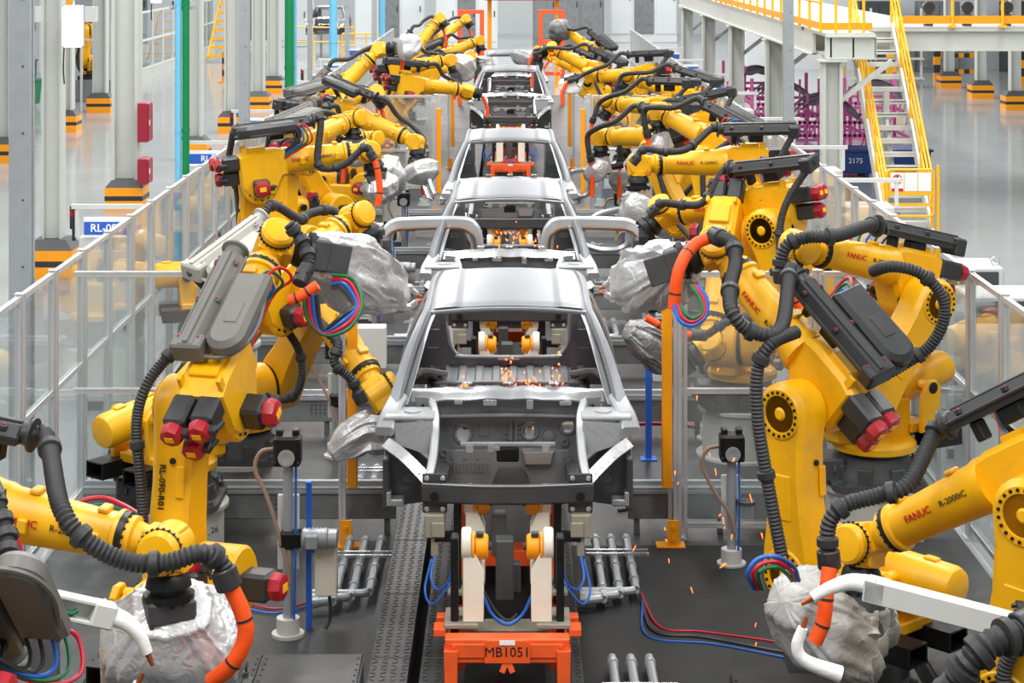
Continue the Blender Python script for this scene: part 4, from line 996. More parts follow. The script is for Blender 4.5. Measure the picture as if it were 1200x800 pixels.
# further along the line
GL = 'yellow welding robots further up the line'
def far_robot(label, B, px, py, Y, tool, gun=None, **k):
    return robot(label, B, P(px, py, Y), tool, gun=gun, far=True, group=GL, **k)
far_robot('welding robot with twin grey cable boxes and orange sleeve by the green pipe', (-3.0, 25.6), 412, 140, 27.0, (.1, -.2, -1), cover_gun(P(420, 195, 27), .22, seed=21, arms=False), tray='grey', flip=-1)
far_robot('welding robot with domed wrist over a silver draped gun before the second cross fence', (-2.9, 28.9), 436, 163, 29.6, (.1, -.1, -1), cover_gun(P(468, 228, 29.6), .3, seed=22, arms=False), tray='dark', flip=-1)
far_robot('welding robot with red banded hose beside the third car body', (-2.6, 32.0), 487, 166, 31.6, (.1, -.2, -1), cover_gun(P(500, 215, 31.4), .24, seed=23, mname='foil'), tray='dark')
far_robot('welding robot with three red motors facing out past the second cross fence', (-2.9, 38.6), 548, 106, 39.3, (1, 0, -.3), None, tray='dark', elbow=1)
far_robot('welding robot under a grey cover with looped hoses past the second cross fence', (-3.0, 35.0), 444, 58, 35.2, (1, 0, .1), cover_gun(P(494, 48, 35.2), .24, seed=24, arms=False), tray='grey')
far_robot('welding robot with slanted grey tray near the blue pipe', (-3.1, 33.6), 440, 108, 34.2, (.6, 0, -.8), None, tray='grey')
far_robot('welding robot with level forearm beside the hanging grey cover', (-2.9, 43.8), 570, 49, 45.2, (.5, 0, -.85), cover_gun(P(577, 75, 45.2), .26, seed=25, arms=False, mname='foil_dark'), tray='dark')
far_robot('welding robot with level forearm behind the hanging grey cover', (-2.9, 51.6), 597, 19, 53.0, (.2, 0, -1), None, tray='dark')
far_robot('welding robot by the far blue pipe with raised elbow', (-3.0, 49.0), 517, 16, 50.0, (.6, 0, -.8), None, tray='dark')
far_robot('welding robot beside a silver draped gun by the fourth car body', (-2.9, 41.2), 528, 70, 41.8, (.3, 0, -.9), cover_gun(P(553, 68, 42), .28, seed=26, arms=False), tray='dark')
far_robot('welding robot at the far end beside the orange frames on the red cabinet side', (-2.9, 57.0), 560, 3, 58.5, (.6, 0, -.8), None, tray='dark')
far_robot('welding robot with slim wrist and white gun beside the third car body', (2.75, 27.6), 704, 160, 29.2, (0, -.05, -1), open_gun((-1, 0, -.2), .7, .35, 5), tray='dark', flip=-1)
far_robot('welding robot with grey cloth gun between two white framed guns', (2.9, 29.5), 732, 163, 29.8, (-.1, -.05, -1), cover_gun(P(725, 225, 29.8), .2, seed=31, arms=False), tray='dark', flip=-1)
far_robot('welding robot with banded wrist and orange sleeve on the staircase side', (3.05, 25.8), 772, 130, 27.2, (0, -.1, -1), open_gun((-.8, 0, -.3), .6, .3, 6), tray='dark', flip=-1)
far_robot('welding robot with tall slanted tray by the second cross fence', (3.0, 31.8), 716, 122, 33.2, (-.5, -.1, -.8), None, tray='dark')
far_robot('welding robot holding a white draped gun over the fourth car body', (2.9, 39.6), 690, 90, 40.2, (-1, -.1, -.2), cover_gun(P(654, 100, 40.2), .2, seed=33, arms=False, mname='white_cloth', mid=P(676, 99, 40.2)), tray='dark')
far_robot('welding robot with long forearm over the fourth car body', (2.6, 46.0), 606, 38, 47.5, (-.2, -.1, -1), cover_gun(P(600, 62, 47.5), .2, seed=34, arms=False, mname='foil_dark'), tray='dark')
far_robot('welding robot with level forearm under the long forearm', (2.7, 43.5), 648, 58, 44.6, (-1, 0, -.3), None, tray='dark')
far_robot('welding robot with raised tray beside blue cabinet signs', (3.0, 35.4), 738, 90, 36.0, (-.5, 0, -.8), cover_gun(P(730, 118, 36), .2, seed=35, arms=False, mname='foil_dark'), tray='dark')
far_robot('welding robot with steep forearm at the far end of the staircase side', (2.8, 52.0), 640, 3, 54.0, (-.5, 0, -.9), cover_gun(P(655, 25, 53), .26, seed=36, arms=False, mname='foil_dark'), tray='dark')

# coloured leads looping round the guns
def lead_loop(key, pts, mname, r=.016):
    b = MB(); b.tube(resample(spline([P(*p) for p in pts], 8), .025), r, 7); b.obj('gun_lead', mname, ROBI[key]['t'])
for i, m in enumerate(('wire_green', 'wire_red', 'wire_blue', 'black_plastic')):
    o = i*5
    lead_loop('L1', [(356+o, 345, 13.2), (360+o, 372+o*.5, 13.2), (380, 392-o*.3, 13.2), (408-o*.5, 385-o, 13.2), (424-o*.6, 358, 13.3), (415-o, 328+o*.6, 13.4), (390, 322+o, 13.5)], m)
for i, m in enumerate(('wire_blue', 'wire_red', 'wire_green')):
    o = i*4
    lead_loop('R1', [(790+o, 358, 13.5), (797+o*.8, 376-o, 13.4), (812, 381-o, 13.4), (827-o*.6, 370-o*.5, 13.4), (828-o, 350, 13.5), (818-o, 335, 13.7)], m)
    lead_loop('R0', [(884+o*1.2, 690, 11.4), (876+o*1.6, 672, 11.3), (888+o, 655+o*1.4, 11.3), (910, 652+o*1.5, 11.3), (930-o, 664+o, 11.4), (936-o, 680, 11.5)], m, .013)
    lead_loop('L0', [(-5, 630+o, 10.2), (8+o, 612+o, 10.2), (22-o*.5, 640, 10.2), (20-o*1.2, 668, 10.2)], ('wire_red', 'wire_green', 'black_plastic')[i], .018)
Mt = T4((-2.78, 16.2, .33)) @ Matrix.Rotation(.68, 4, 'Z') @ T4((0, -.404, 0)) @ Matrix.Rotation(PI/2, 4, 'X')
O('pedestal_lettering', text_mesh('BYD_48_26', .07, 'text_black'), [c for c in ROBI['bentL']['t'].children if c.name.startswith('pedestal')][0], Mt)
# ================================================================== THINGS IN AND AROUND THE CELL
def path_beam(pts, wd, ht, up=(0, 0, 1)):
    b = MB(); beam_path(b, [V(p) for p in pts], wd, ht, up); return b
# ---- sensor stands between the robots and the line
def sensor_stand(x, Y, h, label, box=None, motor=True):
    t = thing('sensor_stand', label, 'sensor stand', (x, Y, 0), 'tip inspection stands'); M = T4((x, Y, 0))
    b = MB(); b.cyl((0, 0, 0), (0, 0, .03), .12, n=20); b.cyl((0, 0, .03), (0, 0, .14), .085, n=18); b.obj('foot', 'pedestal', t, M)
    b = MB(); b.cyl((0, 0, .03), (0, 0, h-.1), .038, n=14); b.obj('pole', 'galv', t, M)
    b = MB(); b.box((0, .04, h*.55), (.16, .03, h*.4), None, .005); b.obj('back_plate', 'white_paint', t, M)
    hd = MB().mat('black_metal'); hd.box((0, -.02, h), (.2, .18, .22), None, .02); hd.box((-.06, 0, h+.12), (.05, .1, .06), None, .008); hd.box((.06, 0, h+.12), (.05, .1, .06), None, .008)
    for sx in (-1, 1):
        for sz in (-1, 1): hd.lathe((sx*.08, -.11, h+sz*.085), (0, -1, 0), [(0, .02), (.015, .015)], 8)
    ho = hd.obj('sensor_head', None, t, M)
    b = MB().mat('galv'); b.lathe((0, -.112, h-.04), (0, -1, 0), [(0, .062), (.01, .062), (.012, .052), (.006, .03)], 20); b.obj('lens', None, ho, M)
    b = MB(); b.tube(resample(spline([(-.1, 0, h), (-.2, -.02, h-.02), (-.24, -.02, h-.15), (-.15, -.03, h-.35), (-.02, -.05, h*.45), (.02, -.06, h*.3)], 8), .02), .016, 8); b.obj('cable', 'wire_brown', t, M)
    b = MB(); b.tube(resample(spline([(.06, -.02, h-.12), (.06, -.05, h*.5), (.05, -.05, .1)], 8), .03), .01, 6); b.obj('cable', 'wire_blue', t, M)
    if motor:
        b = MB(); b.cyl((.1, 0, h*.52), (.3, 0, h*.52), .075, n=18, ch=.012); b.box((.18, -.08, h*.52), (.09, .05, .1), None, .008); b.cyl((.3, 0, h*.52), (.36, 0, h*.52), .068, n=18)
        for k in range(6): b.lathe((.12+.03*k, 0, h*.52), (1, 0, 0), [(0, .082), (.008, .082)], 18)
        b.obj('gear_motor', 'galv', t, M); b = MB(); b.box((.02, 0, h*.52), (.16, .13, .13), None, .02); b.obj('gearbox', 'black_metal', t, M)
    else:
        b = MB(); b.cyl((.12, -.02, h*.36), (.12, -.02, h*.52), .07, .06, n=18); b.obj('drip_cup', 'acrylic', t, M); b = MB(); b.cyl((.12, -.02, h*.52), (.12, -.02, h*.55), .075, n=18); b.bar((0, 0, h*.54), (.12, -.02, h*.54), .03, .03); b.obj('cup_lid', 'cast_grey', t, M)
    return t
sensor_stand(-1.65, 14.46, 1.38, 'pole stand with black sensor head and gear motor beside the grey enclosure')
sensor_stand(1.8, 16.1, .98, 'pole stand with black sensor head behind the first orange post', motor=False)
sensor_stand(2.02, 20.2, .8, 'pole stand with sensor head behind the first cross fence on the staircase side', motor=False)
sensor_stand(-1.75, 19.5, 1.1, 'pole stand with gear motor behind the silver wrapped gun')
t = thing('junction_box', 'beige enclosure box on a blue post beside the sensor stand', 'enclosure', (-1.38, 14.6, 0)); M = T4((-1.38, 14.6, 0))
b = MB(); b.box((0, 0, .5), (.16, .14, .46), None, .006); b.obj('box', 'cream', t, M)
b = MB(); b.box((-.13, 0, .55), (.04, .05, 1.1)); b.box((-.1, 0, .6), (.1, .03, .05)); b.obj('post', 'sign_blue', t, M)
b = MB(); b.tube(resample(spline([(.02, 0, .27), (.03, -.02, .1), (0, -.05, .02)], 6), .02), .012, 6); b.obj('cable', 'black_plastic', t, M)
for x, Y, lb in ((-1.55, 20.0, 'white junction box on a blue post beside the second car body'), (1.42, 19.4, 'white junction box on a blue post under the dark covered gun')):
    t = thing('junction_box', lb, 'enclosure', (x, Y, 0)); M = T4((x, Y, 0))
    b = MB(); b.box((.12, 0, 1.0), (.3, .2, .42), None, .01); b.obj('box', 'white_paint', t, M)
    b = MB(); b.box((-.07, 0, .7), (.06, .06, 1.4)); b.box((-.07, 0, .01), (.16, .16, .02)); b.obj('post', 'sign_blue', t, M)
# ---- equipment at the further stations
for sx, sd in ((-1, 'red cabinet side'), (1, 'staircase side')):
    for Y, what in ((24.6, 'behind the second car'), (27.6, 'beside the third car windscreen'), (31.2, 'behind the third car body'), (38.2, 'past the second cross fence')):
        sensor_stand(sx*1.72, Y, 1.05, 'pole stand with black sensor head on the %s %s' % (sd, what), motor=Y < 30)
        t = thing('valve_cabinet', 'small white valve cabinet on the %s %s' % (sd, what), 'enclosure', (sx*1.95, Y+1.0, 0), 'valve cabinets'); M = T4((sx*1.95, Y+1.0, 0))
        b = MB(); b.box((0, 0, .62), (.34, .26, .8), None, .012); b.obj('body', 'white_paint', t, M); b = MB(); b.box((0, 0, .11), (.3, .22, .22)); b.obj('plinth', 'cast_grey', t, M)
        b = MB(); b.box((0, -.137, .62), (.28, .014, .7), None, .004); d = b.obj('door', 'white_paint', t, M); b = MB(); b.box((.1, -.15, .62), (.02, .02, .1)); b.obj('handle', 'black_plastic', d, M)
        pipe_rack(sx*1.2-.12, Y+.9, 'steel pipe run on the %s %s' % (sd, what), 1, 3, 1.2)
# ---- cables lying on the floor
def cable(pts, r, m, label):
    b = MB(); b.tube(resample(spline([V(p) for p in pts], 8), .04), r, 6); tag(b.obj('floor_cable', m), label, 'cable', 'cables on the cell floor')
cable([(1.0, 15.3, .05), (1.1, 14.6, .02), (1.4, 14.5, .02), (1.9, 14.3, .02), (2.4, 14.0, .03)], .008, 'wire_red', 'red cable across the black floor mat')
cable([(1.0, 15.2, .05), (1.05, 14.5, .02), (1.4, 14.38, .02), (1.9, 14.1, .02), (2.4, 13.8, .03)], .014, 'black_plastic', 'black cable across the black floor mat')
cable([(1.0, 15.1, .05), (1.0, 14.4, .02), (1.45, 14.25, .02), (1.9, 14.0, .02), (2.3, 13.7, .03)], .008, 'wire_blue', 'blue cable across the black floor mat')
cable([(-2.6, 15.0, .02), (-2.2, 15.1, .02), (-1.8, 14.9, .02), (-1.4, 15.2, .02)], .008, 'wire_blue', 'blue cable on the floor near the lettered pedestal')
cable([(-2.6, 15.1, .02), (-2.2, 15.22, .02), (-1.8, 15.0, .02), (-1.4, 15.3, .02)], .008, 'wire_red', 'red cable on the floor near the lettered pedestal')
cable([(.95, 17.6, .02), (1.4, 17.8, .02), (2.0, 17.5, .02), (2.6, 17.7, .02)], .014, 'black_plastic', 'black cable behind the first cross fence')
cable([(.95, 20.6, .02), (1.5, 20.8, .02), (2.2, 20.6, .02), (2.8, 20.9, .02)], .014, 'wire_red', 'red cable beside the second car body')
b = MB(); b.box((0, 0, .06), (.1, .08, .12), None, .01); b.cyl((0, -.04, .06), (0, -.09, .06), .03, n=12); t = tag(b.obj('floor_valve', 'green_box', None, T4((.58, 11.9, .0))), 'small green valve box beside the galvanised pipe run', 'valve')
# hose bundle with brass fittings by the near fence
for i, (m, dz, nm) in enumerate((('wire_red', .1, 'red'), ('wire_green', .04, 'green'), ('wire_blue', -.03, 'blue'), ('black_plastic', -.1, 'black'))):
    b = MB(); b.tube(resample(spline([P(88, 605+8*i, 13.6), P(95, 588+9*i, 13.6), P(120, 583+9*i, 13.6), P(145, 592+8*i, 13.5), P(168, 606+6*i, 13.4)], 8), .03), .017, 7)
    tag(b.obj('supply_hose', m), '%s supply hose looping beside the RL-090-R01 arm' % nm, 'hose', 'looped supply hoses')
# ---- bent gun arms reaching through the second car
def bent_arm(sx, rob):
    t = rob['t']; pts = [(sx*1.36, 21.2, 1.80), (sx*1.35, 21.2, 1.95), (sx*1.28, 21.22, 2.05), (sx*1.1, 21.25, 2.07), (sx*.55, 21.3, 2.07), (sx*.43, 21.3, 2.02), (sx*.385, 21.3, 1.9), (sx*.37, 21.3, 1.66)]
    b = path_beam(pts, .14, .11, (0, 1, 0)); a = b.obj('bent_gun_arm', 'apron_steel', t)
    b = path_beam([(p[0]*(1 if abs(p[0]) > 1 else 1.06), p[1]-.075, p[2]-.045*(p[2] > 1.9)) for p in pts], .03, .06, (0, 1, 0)); b.obj('arm_shunt', 'brown_shunt', a)
    b = MB(); q = V((sx*1.45, 21.2, 1.8)); b.box(q, (.3, .34, .3), None, .03); b.bar(q, rob['TP'], .12, .12); b.obj('gun_block', 'cast_grey', t)
bent_arm(-1, ROBI['bentL']); bent_arm(1, ROBI['bentR'])
# ---- long channel gun arms in the foreground
def channel_gun(rob, a, e, tip, lower, m='white_paint', red='wire_red'):
    t = rob['t']; a, e = V(a), V(e); g = (e-a).normalized(); L = (e-a).length; R = frame(g).to_4x4(); R.translation = a
    b = MB(); b.box((0, .05, L/2), (.09, .02, L), R, .004); b.box((0, -.05, L/2), (.09, .02, L), R, .004); b.box((.045, 0, L/2), (.02, .12, L), R, .004); b.box((0, 0, L-.06), (.11, .125, .12), R, .01)
    for k in range(3): b.cyl(R @ V((-.02+.03*k, .06, L-.06)), R @ V((-.02+.03*k, .067, L-.06)), .01, n=8)
    c = b.obj('channel_arm', 'white_paint', t); b = MB(); b.tube(resample(spline([R @ V((-.03, -.01, .02)), R @ V((-.035, -.02, L*.5)), R @ V((-.03, 0, L-.2))], 5), .04), .014, 7); b.obj('water_hose', red, c)
    b = MB(); pp = resample(spline(tip, 8), .02); b.tube(pp, lambda f: .05*(1-.45*f), 12); b.obj('taped_tip', 'tape_white', c)
    d = (pp[-1]-pp[-2]).normalized(); b = MB(); b.cyl(pp[-1], pp[-1]+d*.07, .017, .011, n=10); b.obj('electrode_tip', 'copper', c)
    b = MB(); pp = resample(spline(lower, 8), .02); b.tube(pp, lambda f: .045*(1-.4*f), 12); l = b.obj('taped_lower_arm', 'tape_white', t)
    d = (pp[-1]-pp[-2]).normalized(); b = MB(); b.cyl(pp[-1], pp[-1]+d*.06, .016, .01, n=10); b.obj('electrode_tip', 'copper', l)
    b = MB(); b.bar(rob['TP']-rob['tool']*.05, a+g*.05, .14, .14, ch=.02); b.obj('gun_block', 'cast_grey', t)
channel_gun(ROBI['LA'], P(40, 702, 10.0), P(133, 722, 10.15), [P(133, 722, 10.15), P(150, 730, 10.15), P(164, 745, 10.15), P(173, 765, 10.15)], [P(120, 835, 10.2), P(150, 820, 10.2), P(162, 800, 10.2)], red='wire_green')
channel_gun(ROBI['RA'], P(1235, 745, 10.2), P(1014, 688, 10.6), [P(1016, 684, 10.6), P(995, 682, 10.6), P(970, 690, 10.6), P(952, 700, 10.6)], [P(985, 790, 10.5), P(945, 775, 10.5), P(934, 758, 10.5), P(941, 735, 10.5)])
# ---- sparks
def sparks(label, pts, streak, seed, r=.006):
    rnd = random.Random(seed); b = MB()
    for c, n, sp in pts:
        for i in range(n):
            p = V(c)+V((rnd.gauss(0, sp[0]), rnd.gauss(0, sp[1]), rnd.gauss(0, sp[2]))); d = V((rnd.uniform(-.5, .5), rnd.uniform(-.4, .4), rnd.uniform(-1, -.3))).normalized()*streak*rnd.uniform(.3, 1)
            b.cyl(p, p+d, r*rnd.uniform(.5, 1.2), r*.3, n=4)
    o = b.obj('welding_sparks', 'spark', None, None, 0); tag(o, label, 'sparks', None, 'stuff')
sparks('glowing weld sparks inside the first car body', [(P(592, 440, 16.9), 26, (.04, .1, .07)), (P(620, 445, 16.8), 22, (.08, .1, .04)), (P(652, 442, 16.8), 12, (.03, .1, .07)), (P(545, 448, 16.7), 8, (.03, .1, .05))], .03, 1, .009)
sparks('glowing weld sparks inside the second car body', [(P(600, 275, 22), 26, (.12, .2, .06)), (P(635, 285, 22), 12, (.1, .2, .05))], .03, 2, .010)
sparks('falling spark streaks over the floor on the staircase side', [(P(850, 540, 15), 15, (.28, .8, .35)), (P(810, 590, 15.5), 7, (.25, .6, .25)), (P(875, 700, 13), 4, (.15, .3, .15))], .06, 3, .005)
sparks('weld sparks by the fourth car body', [(P(646, 72, 43), 20, (.1, .3, .15))], .08, 4, .012)
# ================================================================== ALONG THE FENCES
def control_cabinet(x, Y, label, h=1.95, sign=None, sx=-1, tower=False, board=True):
    t = thing('control_cabinet', label, 'cabinet', (x, Y, 0), 'cabinets outside the fence'); M = T4((x, Y, 0))
    b = MB(); b.box((0, 0, h/2+.05), (.62, .55, h-.1), None, .012); b.obj('body', 'white_paint', t, M)
    b = MB(); b.box((0, 0, .05), (.6, .5, .1)); b.obj('plinth', 'cast_grey', t, M)
    b = MB(); b.box((0, -.285, h/2), (.54, .02, h-.3), None, .006); d = b.obj('door', 'white_paint', t, M)
    b = MB(); b.box((.2, -.305, h/2), (.03, .03, .14), None, .006); b.obj('handle', 'black_plastic', d, M)
    if sign is not None:
        b = MB(); b.box((0, -.26, h+.33), (.78, .05, .05)); b.box((-.33, -.26, h+.16), (.04, .04, .32)); b.box((.33, -.26, h+.16), (.04, .04, .32)); b.obj('sign_frame', 'white_paint', t, M)
    if sign is not None and board:
        b = MB(); b.box((0, -.30, h+.12), (.5, .02, .2), None, .003); s = b.obj('sign_board', 'text_white', t, M)
        b = MB(); b.box((0, -.312, h+.10), (.49, .006, .14)); b.obj('sign_face', 'sign_blue', s, M)
        if sign: O('sign_lettering', text_mesh(sign, .12, 'text_white', True), s, M @ T4((0, -.317, h+.10)) @ Matrix.Rotation(PI/2, 4, 'X'))
    if tower:
        b = MB().mat('black_plastic'); b.cyl((-.38, -.2, h-.05), (-.38, -.2, h+.08), .02, n=10); b.cyl((-.38, -.2, h+.08), (-.38, -.2, h+.22), .045, n=16); b.cyl((-.38, -.2, h+.29), (-.38, -.2, h+.33), .045, n=16)
        b.mat('red_cap'); b.cyl((-.38, -.2, h+.22), (-.38, -.2, h+.29), .045, n=16); b.obj('tower_light', None, t, M)
    return t
for Y, sg, tw, lb in ((21.7, 'RL-090', True, 'white cabinet with blue RL-090 sign and red tower light'), (28.6, 'RL', False, 'white cabinet with blue RL sign beside the green pipe'), (33.9, 'RL', True, 'white cabinet with blue sign beside the striped column guard'),
                      (41.0, '', False, 'white cabinet with blue sign by the far green pipe'), (45.2, '', True, 'white cabinet with blue sign and red tower light by the far blue pipe'), (49.0, '', False, 'white cabinet with blue sign near the yellow railing'), (56.0, '', False, 'white cabinet with blue sign at the end of the fence')):
    control_cabinet(-4.42, Y, lb, 1.9, sg, -1, tw)
for Y, lb in ((24.5, 'white cabinet with crossbar at the foot of the staircase'), (28.4, 'white cabinet with crossbar beside the blue bin'), (33.0, 'white cabinet with crossbar beside the pink racks'), (38.6, 'white cabinet with crossbar by the second platform column'),
              (44.0, 'white cabinet with blue sign by the third platform column'), (49.5, 'white cabinet with blue sign by the fourth platform column'), (55.0, 'white cabinet with blue sign by the fifth platform column')):
    control_cabinet(4.42, Y, lb, 1.85, '', 1, board=Y > 40)
def controller(x, Y, label):
    t = thing('robot_controller', label, 'controller', (x, Y, 0), 'robot controllers outside the staircase side fence'); M = T4((x, Y, 0))
    b = MB(); b.box((0, 0, 1.0), (.72, .6, 1.8), None, .015); b.obj('body', 'white_paint', t, M)
    b = MB(); b.box((0, 0, .05), (.6, .5, .1)); b.obj('plinth', 'cast_grey', t, M)
    b = MB(); b.box((0, -.306, 1.76), (.62, .014, .2), None, .004); b.box((.366, 0, 1.76), (.014, .5, .2), None, .004); b.obj('vent_panel', 'cast_grey', t, M)
    for sx in (-1, 1):
        b = MB(); b.tube([(sx*.3+.04*math.cos(k*PI/8), -.2*sx, 1.945+.04*math.sin(k*PI/8)) for k in range(17)], .009, 6); b.obj('lifting_eye', 'bright_steel', t, M)
for Y, lb in ((18.1, 'robot controller with lifting eyes showing above the fence near the arched hose'), (19.7, 'robot controller with lifting eyes nearest the staircase gate')): controller(4.5, Y, lb)
# utility posts and pipes
def upost(x, Y, w2, label, h=8.6):
    t = thing('utility_post', label, 'post', (x, Y, 0), 'galvanised posts behind the fences'); M = T4((x, Y, 0)); k = w2/.17
    b = MB(); q = [(-.085, -.085), (.085, -.085), (.085, -.02), (.05, -.02), (.05, .02), (.085, .02), (.085, .085), (-.085, .085), (-.085, .02), (-.05, .02), (-.05, -.02), (-.085, -.02)]
    b.plate([(a*k, c*k) for a, c in q], (), h); b.obj('upright', 'galv', t, M)
    b = MB(); b.box((0, 0, .01), (.3, .3, .02)); b.obj('base_plate', 'galv', t, M)
    b = MB()
    for i in range(12): b.cyl((.03*k, -.085*k, 1+i*.6), (.03*k, -.085*k-.006, 1+i*.6), .01, n=6)
    b.obj('bolt_row', 'dark_steel', t, M, stuff=True)
upost(-4.42, 17.7, .19, 'thick galvanised post in front of the nearest white column'); upost(-4.42, 32.4, .17, 'galvanised post between two columns with striped guards')
upost(4.42, 31.4, .16, 'galvanised post beside the pink racks'); upost(-4.42, 42.9, .1, 'slim pale post next to the far green pipe'); upost(-4.42, 52.6, .12, 'slim pale post by the yellow railing'); upost(-4.42, 63, .16, 'slim pale post at the end of the fence')
def vpipe(x, Y, r, m, label, flanges=(2.6, 4.3)):
    t = thing('service_pipe', label, 'pipe', (x, Y, 0), 'coloured service pipes'); M = T4((x, Y, 0))
    b = MB(); b.cyl((0, 0, 0), (0, 0, 8.6), r, n=20); b.obj('pipe', m, t, M)
    for z in flanges: b = MB(); b.cyl((0, 0, z), (0, 0, z+.05), r*1.12, n=20); b.obj('collar', m, t, M)
    b = MB(); b.box((0, .06, 4.25), (.24, .05, .05)); b.cyl((-.1, -.02, 4.25), (-.1, .05, 4.25), .02, n=8); b.obj('pipe_bracket', 'galv', t, M)
vpipe(-4.32, 26.0, .048, 'green_pipe', 'green service pipe standing beside the blue pipe'); vpipe(-4.42, 26.0, .044, 'blue_pipe', 'pale blue pipe standing beside the green service pipe')
vpipe(-4.45, 39.2, .09, 'green_pipe', 'far green service pipe behind the fence'); vpipe(-4.34, 39.3, .03, 'blue_pipe', 'thin blue pipe touching the far green pipe')
vpipe(-4.5, 49.4, .1, 'blue_pipe', 'wide pale blue pipe near the yellow railing'); vpipe(-4.4, 66.5, .1, 'blue_pipe', 'pale blue pipe at the end of the fence')
# ================================================================== HALL COLUMNS WITH GUARDS
CMESH = {}
def column(x, Y, w2, label, h=9., guard=True, group='hall columns'):
    t = thing('steel_column', label, 'column', (x, Y, 0), group); M = T4((x, Y, 0))
    key = (w2, h)
    if key not in CMESH:
        a = w2/2; f = .05*w2/.42; g = .16*w2
        b = MB(); b.box((-a+f/2, 0, h/2), (f, w2, h)); b.box((a-f/2, 0, h/2), (f, w2, h)); b.box((0, 0, h/2), (w2-2*f, f*3, h)); CMESH[key] = b.mesh('shaft', 'column_paint')
    O('shaft', CMESH[key], t, M)
    if guard:
        if 'guard' not in CMESH:
            b = MB().mat('safety_orange'); b.box((0, 0, .09), (.72, .72, .18)); b.mat('black_plastic'); b.box((0, 0, .225), (.725, .725, .09)); b.mat('safety_orange'); b.box((0, 0, .35), (.72, .72, .16))
            b.mat('cast_grey'); b.add([(-.36, -.36, .43), (.36, -.36, .43), (.36, .36, .43), (-.36, .36, .43), (-.24, -.24, .58), (.24, -.24, .58), (.24, .24, .58), (-.24, .24, .58)], [(0, 1, 5, 4), (1, 2, 6, 5), (2, 3, 7, 6), (3, 0, 4, 7), (4, 5, 6, 7)]); CMESH['guard'] = b.mesh('column_guard', None, 0)
        O('column_guard', CMESH['guard'], t, M)
    return t
for px, Y, w2, lb in ((63, 30.2, .3, 'white hall column behind the thick galvanised post'), (149, 37.9, .5, 'white hall column carrying the red cabinets'), (227, 46.2, .42, 'white hall column beside the green and blue pipes'), (273, 53.2, .42, 'white hall column numbered 2 with striped guard'),
                      (303, 60.2, .38, 'white hall column behind the galvanised post'), (321, 67.2, .42, 'white hall column next to the far green pipe')): column((px-600)*Y/FPX, Y, w2, lb)
for px, Y, lb in ((4, 46, 'white hall column near the green bin'), (77, 53.5, 'white hall column behind the nearest column'), (118, 59.6, 'white hall column beside the flood lamp'), (150, 68, 'white hall column behind the red cabinet column')): column((px-600)*Y/FPX, Y, .42, lb)
O('column_lettering', text_mesh('2', .4, 'text_black', True), bpy.data.objects['steel_column.003'], T4((-7.55+.13, 52.97, 4.0)) @ Matrix.Rotation(PI/2, 4, 'X'))
for px, Y, lb in ((1112, 69.6, 'white column under the platform by the dark wall cabinets'), (1149, 65, 'bright lit column under the platform with striped guard'), (1189, 60.4, 'column under the platform beside the striped barrier')): column((px-600)*Y/FPX, Y, .32, lb)
# fire cabinets
for z0, z1, lb in ((1.32, 2.06, 'upper red cabinet on the white column'), (.52, 1.0, 'lower red cabinet on the white column')):
    x, Y = (171-600)*37.7/FPX, 37.6
    t = thing('fire_cabinet', lb, 'cabinet', (x, Y, z0), 'red cabinets'); M = T4((x, Y, 0)); b = MB(); b.box((0, 0, (z0+z1)/2), (.2, .5, z1-z0), None, .01); b.obj('body', 'dark_red', t, M)
    b = MB(); b.box((.106, 0, (z0+z1)/2), (.012, .44, z1-z0-.06), None, .004); d = b.obj('door', 'dark_red', t, M); b = MB(); b.box((.118, -.15, (z0+z1)/2), (.014, .04, .1)); b.obj('handle', 'text_white', d, M)
# bins
t = thing('waste_bin', 'green wheeled bin beyond the left aisle', 'bin', P(24, 125, 61)); M = T4((P(24, 125, 61).x, 61, 0))
b = MB(); b.prism([(-.5, 0), (.5, 0), (.58, .75), (-.58, .75)], .8, T4((0, -.4, .12)) @ XZ, .01); b.obj('tub', 'green_bin', t, M); b = MB(); b.box((0, 0, .87), (1.22, .9, .05), None, .01); b.obj('rim', 'green_bin', t, M)
for sx in (-1, 1):
    b = MB(); b.cyl((sx*.4-.03, -.3, .06), (sx*.4+.03, -.3, .06), .06, n=14); b.obj('wheel', 'black_plastic', t, M)
t = thing('tote_bin', 'dark blue tote standing behind the green wheeled bin', 'bin', (P(18, 100, 63).x, 63, 0)); M = T4((P(18, 100, 63).x, 63, 0)); b = MB(); b.prism([(-.55, 0), (.55, 0), (.6, 1.3), (-.6, 1.3)], .8, T4((0, -.4, .02)) @ XZ, .02); b.obj('tub', 'blue_bin', t, M); b = MB(); b.box((0, 0, 1.35), (1.26, .9, .07), None, .02); b.obj('lid', 'blue_bin', t, M)
# flood lamps
for px, py, Y, w2, h2, lb in ((85, 31, 29.5, .3, .62, 'glaring flood lamp hanging beside the white column'), (183, -8, 40, .22, .4, 'small glaring lamp hanging beside the red cabinet column')):
    p = P(px, py, Y); t = thing('flood_lamp', lb, 'lamp', p); M = T4(p)
    b = MB(); b.box((0, 0, 0), (w2, .08, h2), None, .03); b.obj('lens', 'led_white', t, M); b = MB(); b.box((0, .08, 0), (w2*1.06, .1, h2*1.03), None, .02); b.obj('housing', 'galv', t, M); b = MB(); b.cyl((0, .08, h2/2), (0, .08, 4.6), .02, n=8); b.obj('hanger', 'galv', t, M)
    b = MB(); b.tube(resample(spline([(-w2*.45, .05, -h2*.4), (-w2*.5, .05, -h2*1.0), (-w2*.45, .05, -h2*1.4)], 6), .05), .012, 6); b.obj('cord', 'black_plastic', t, M)
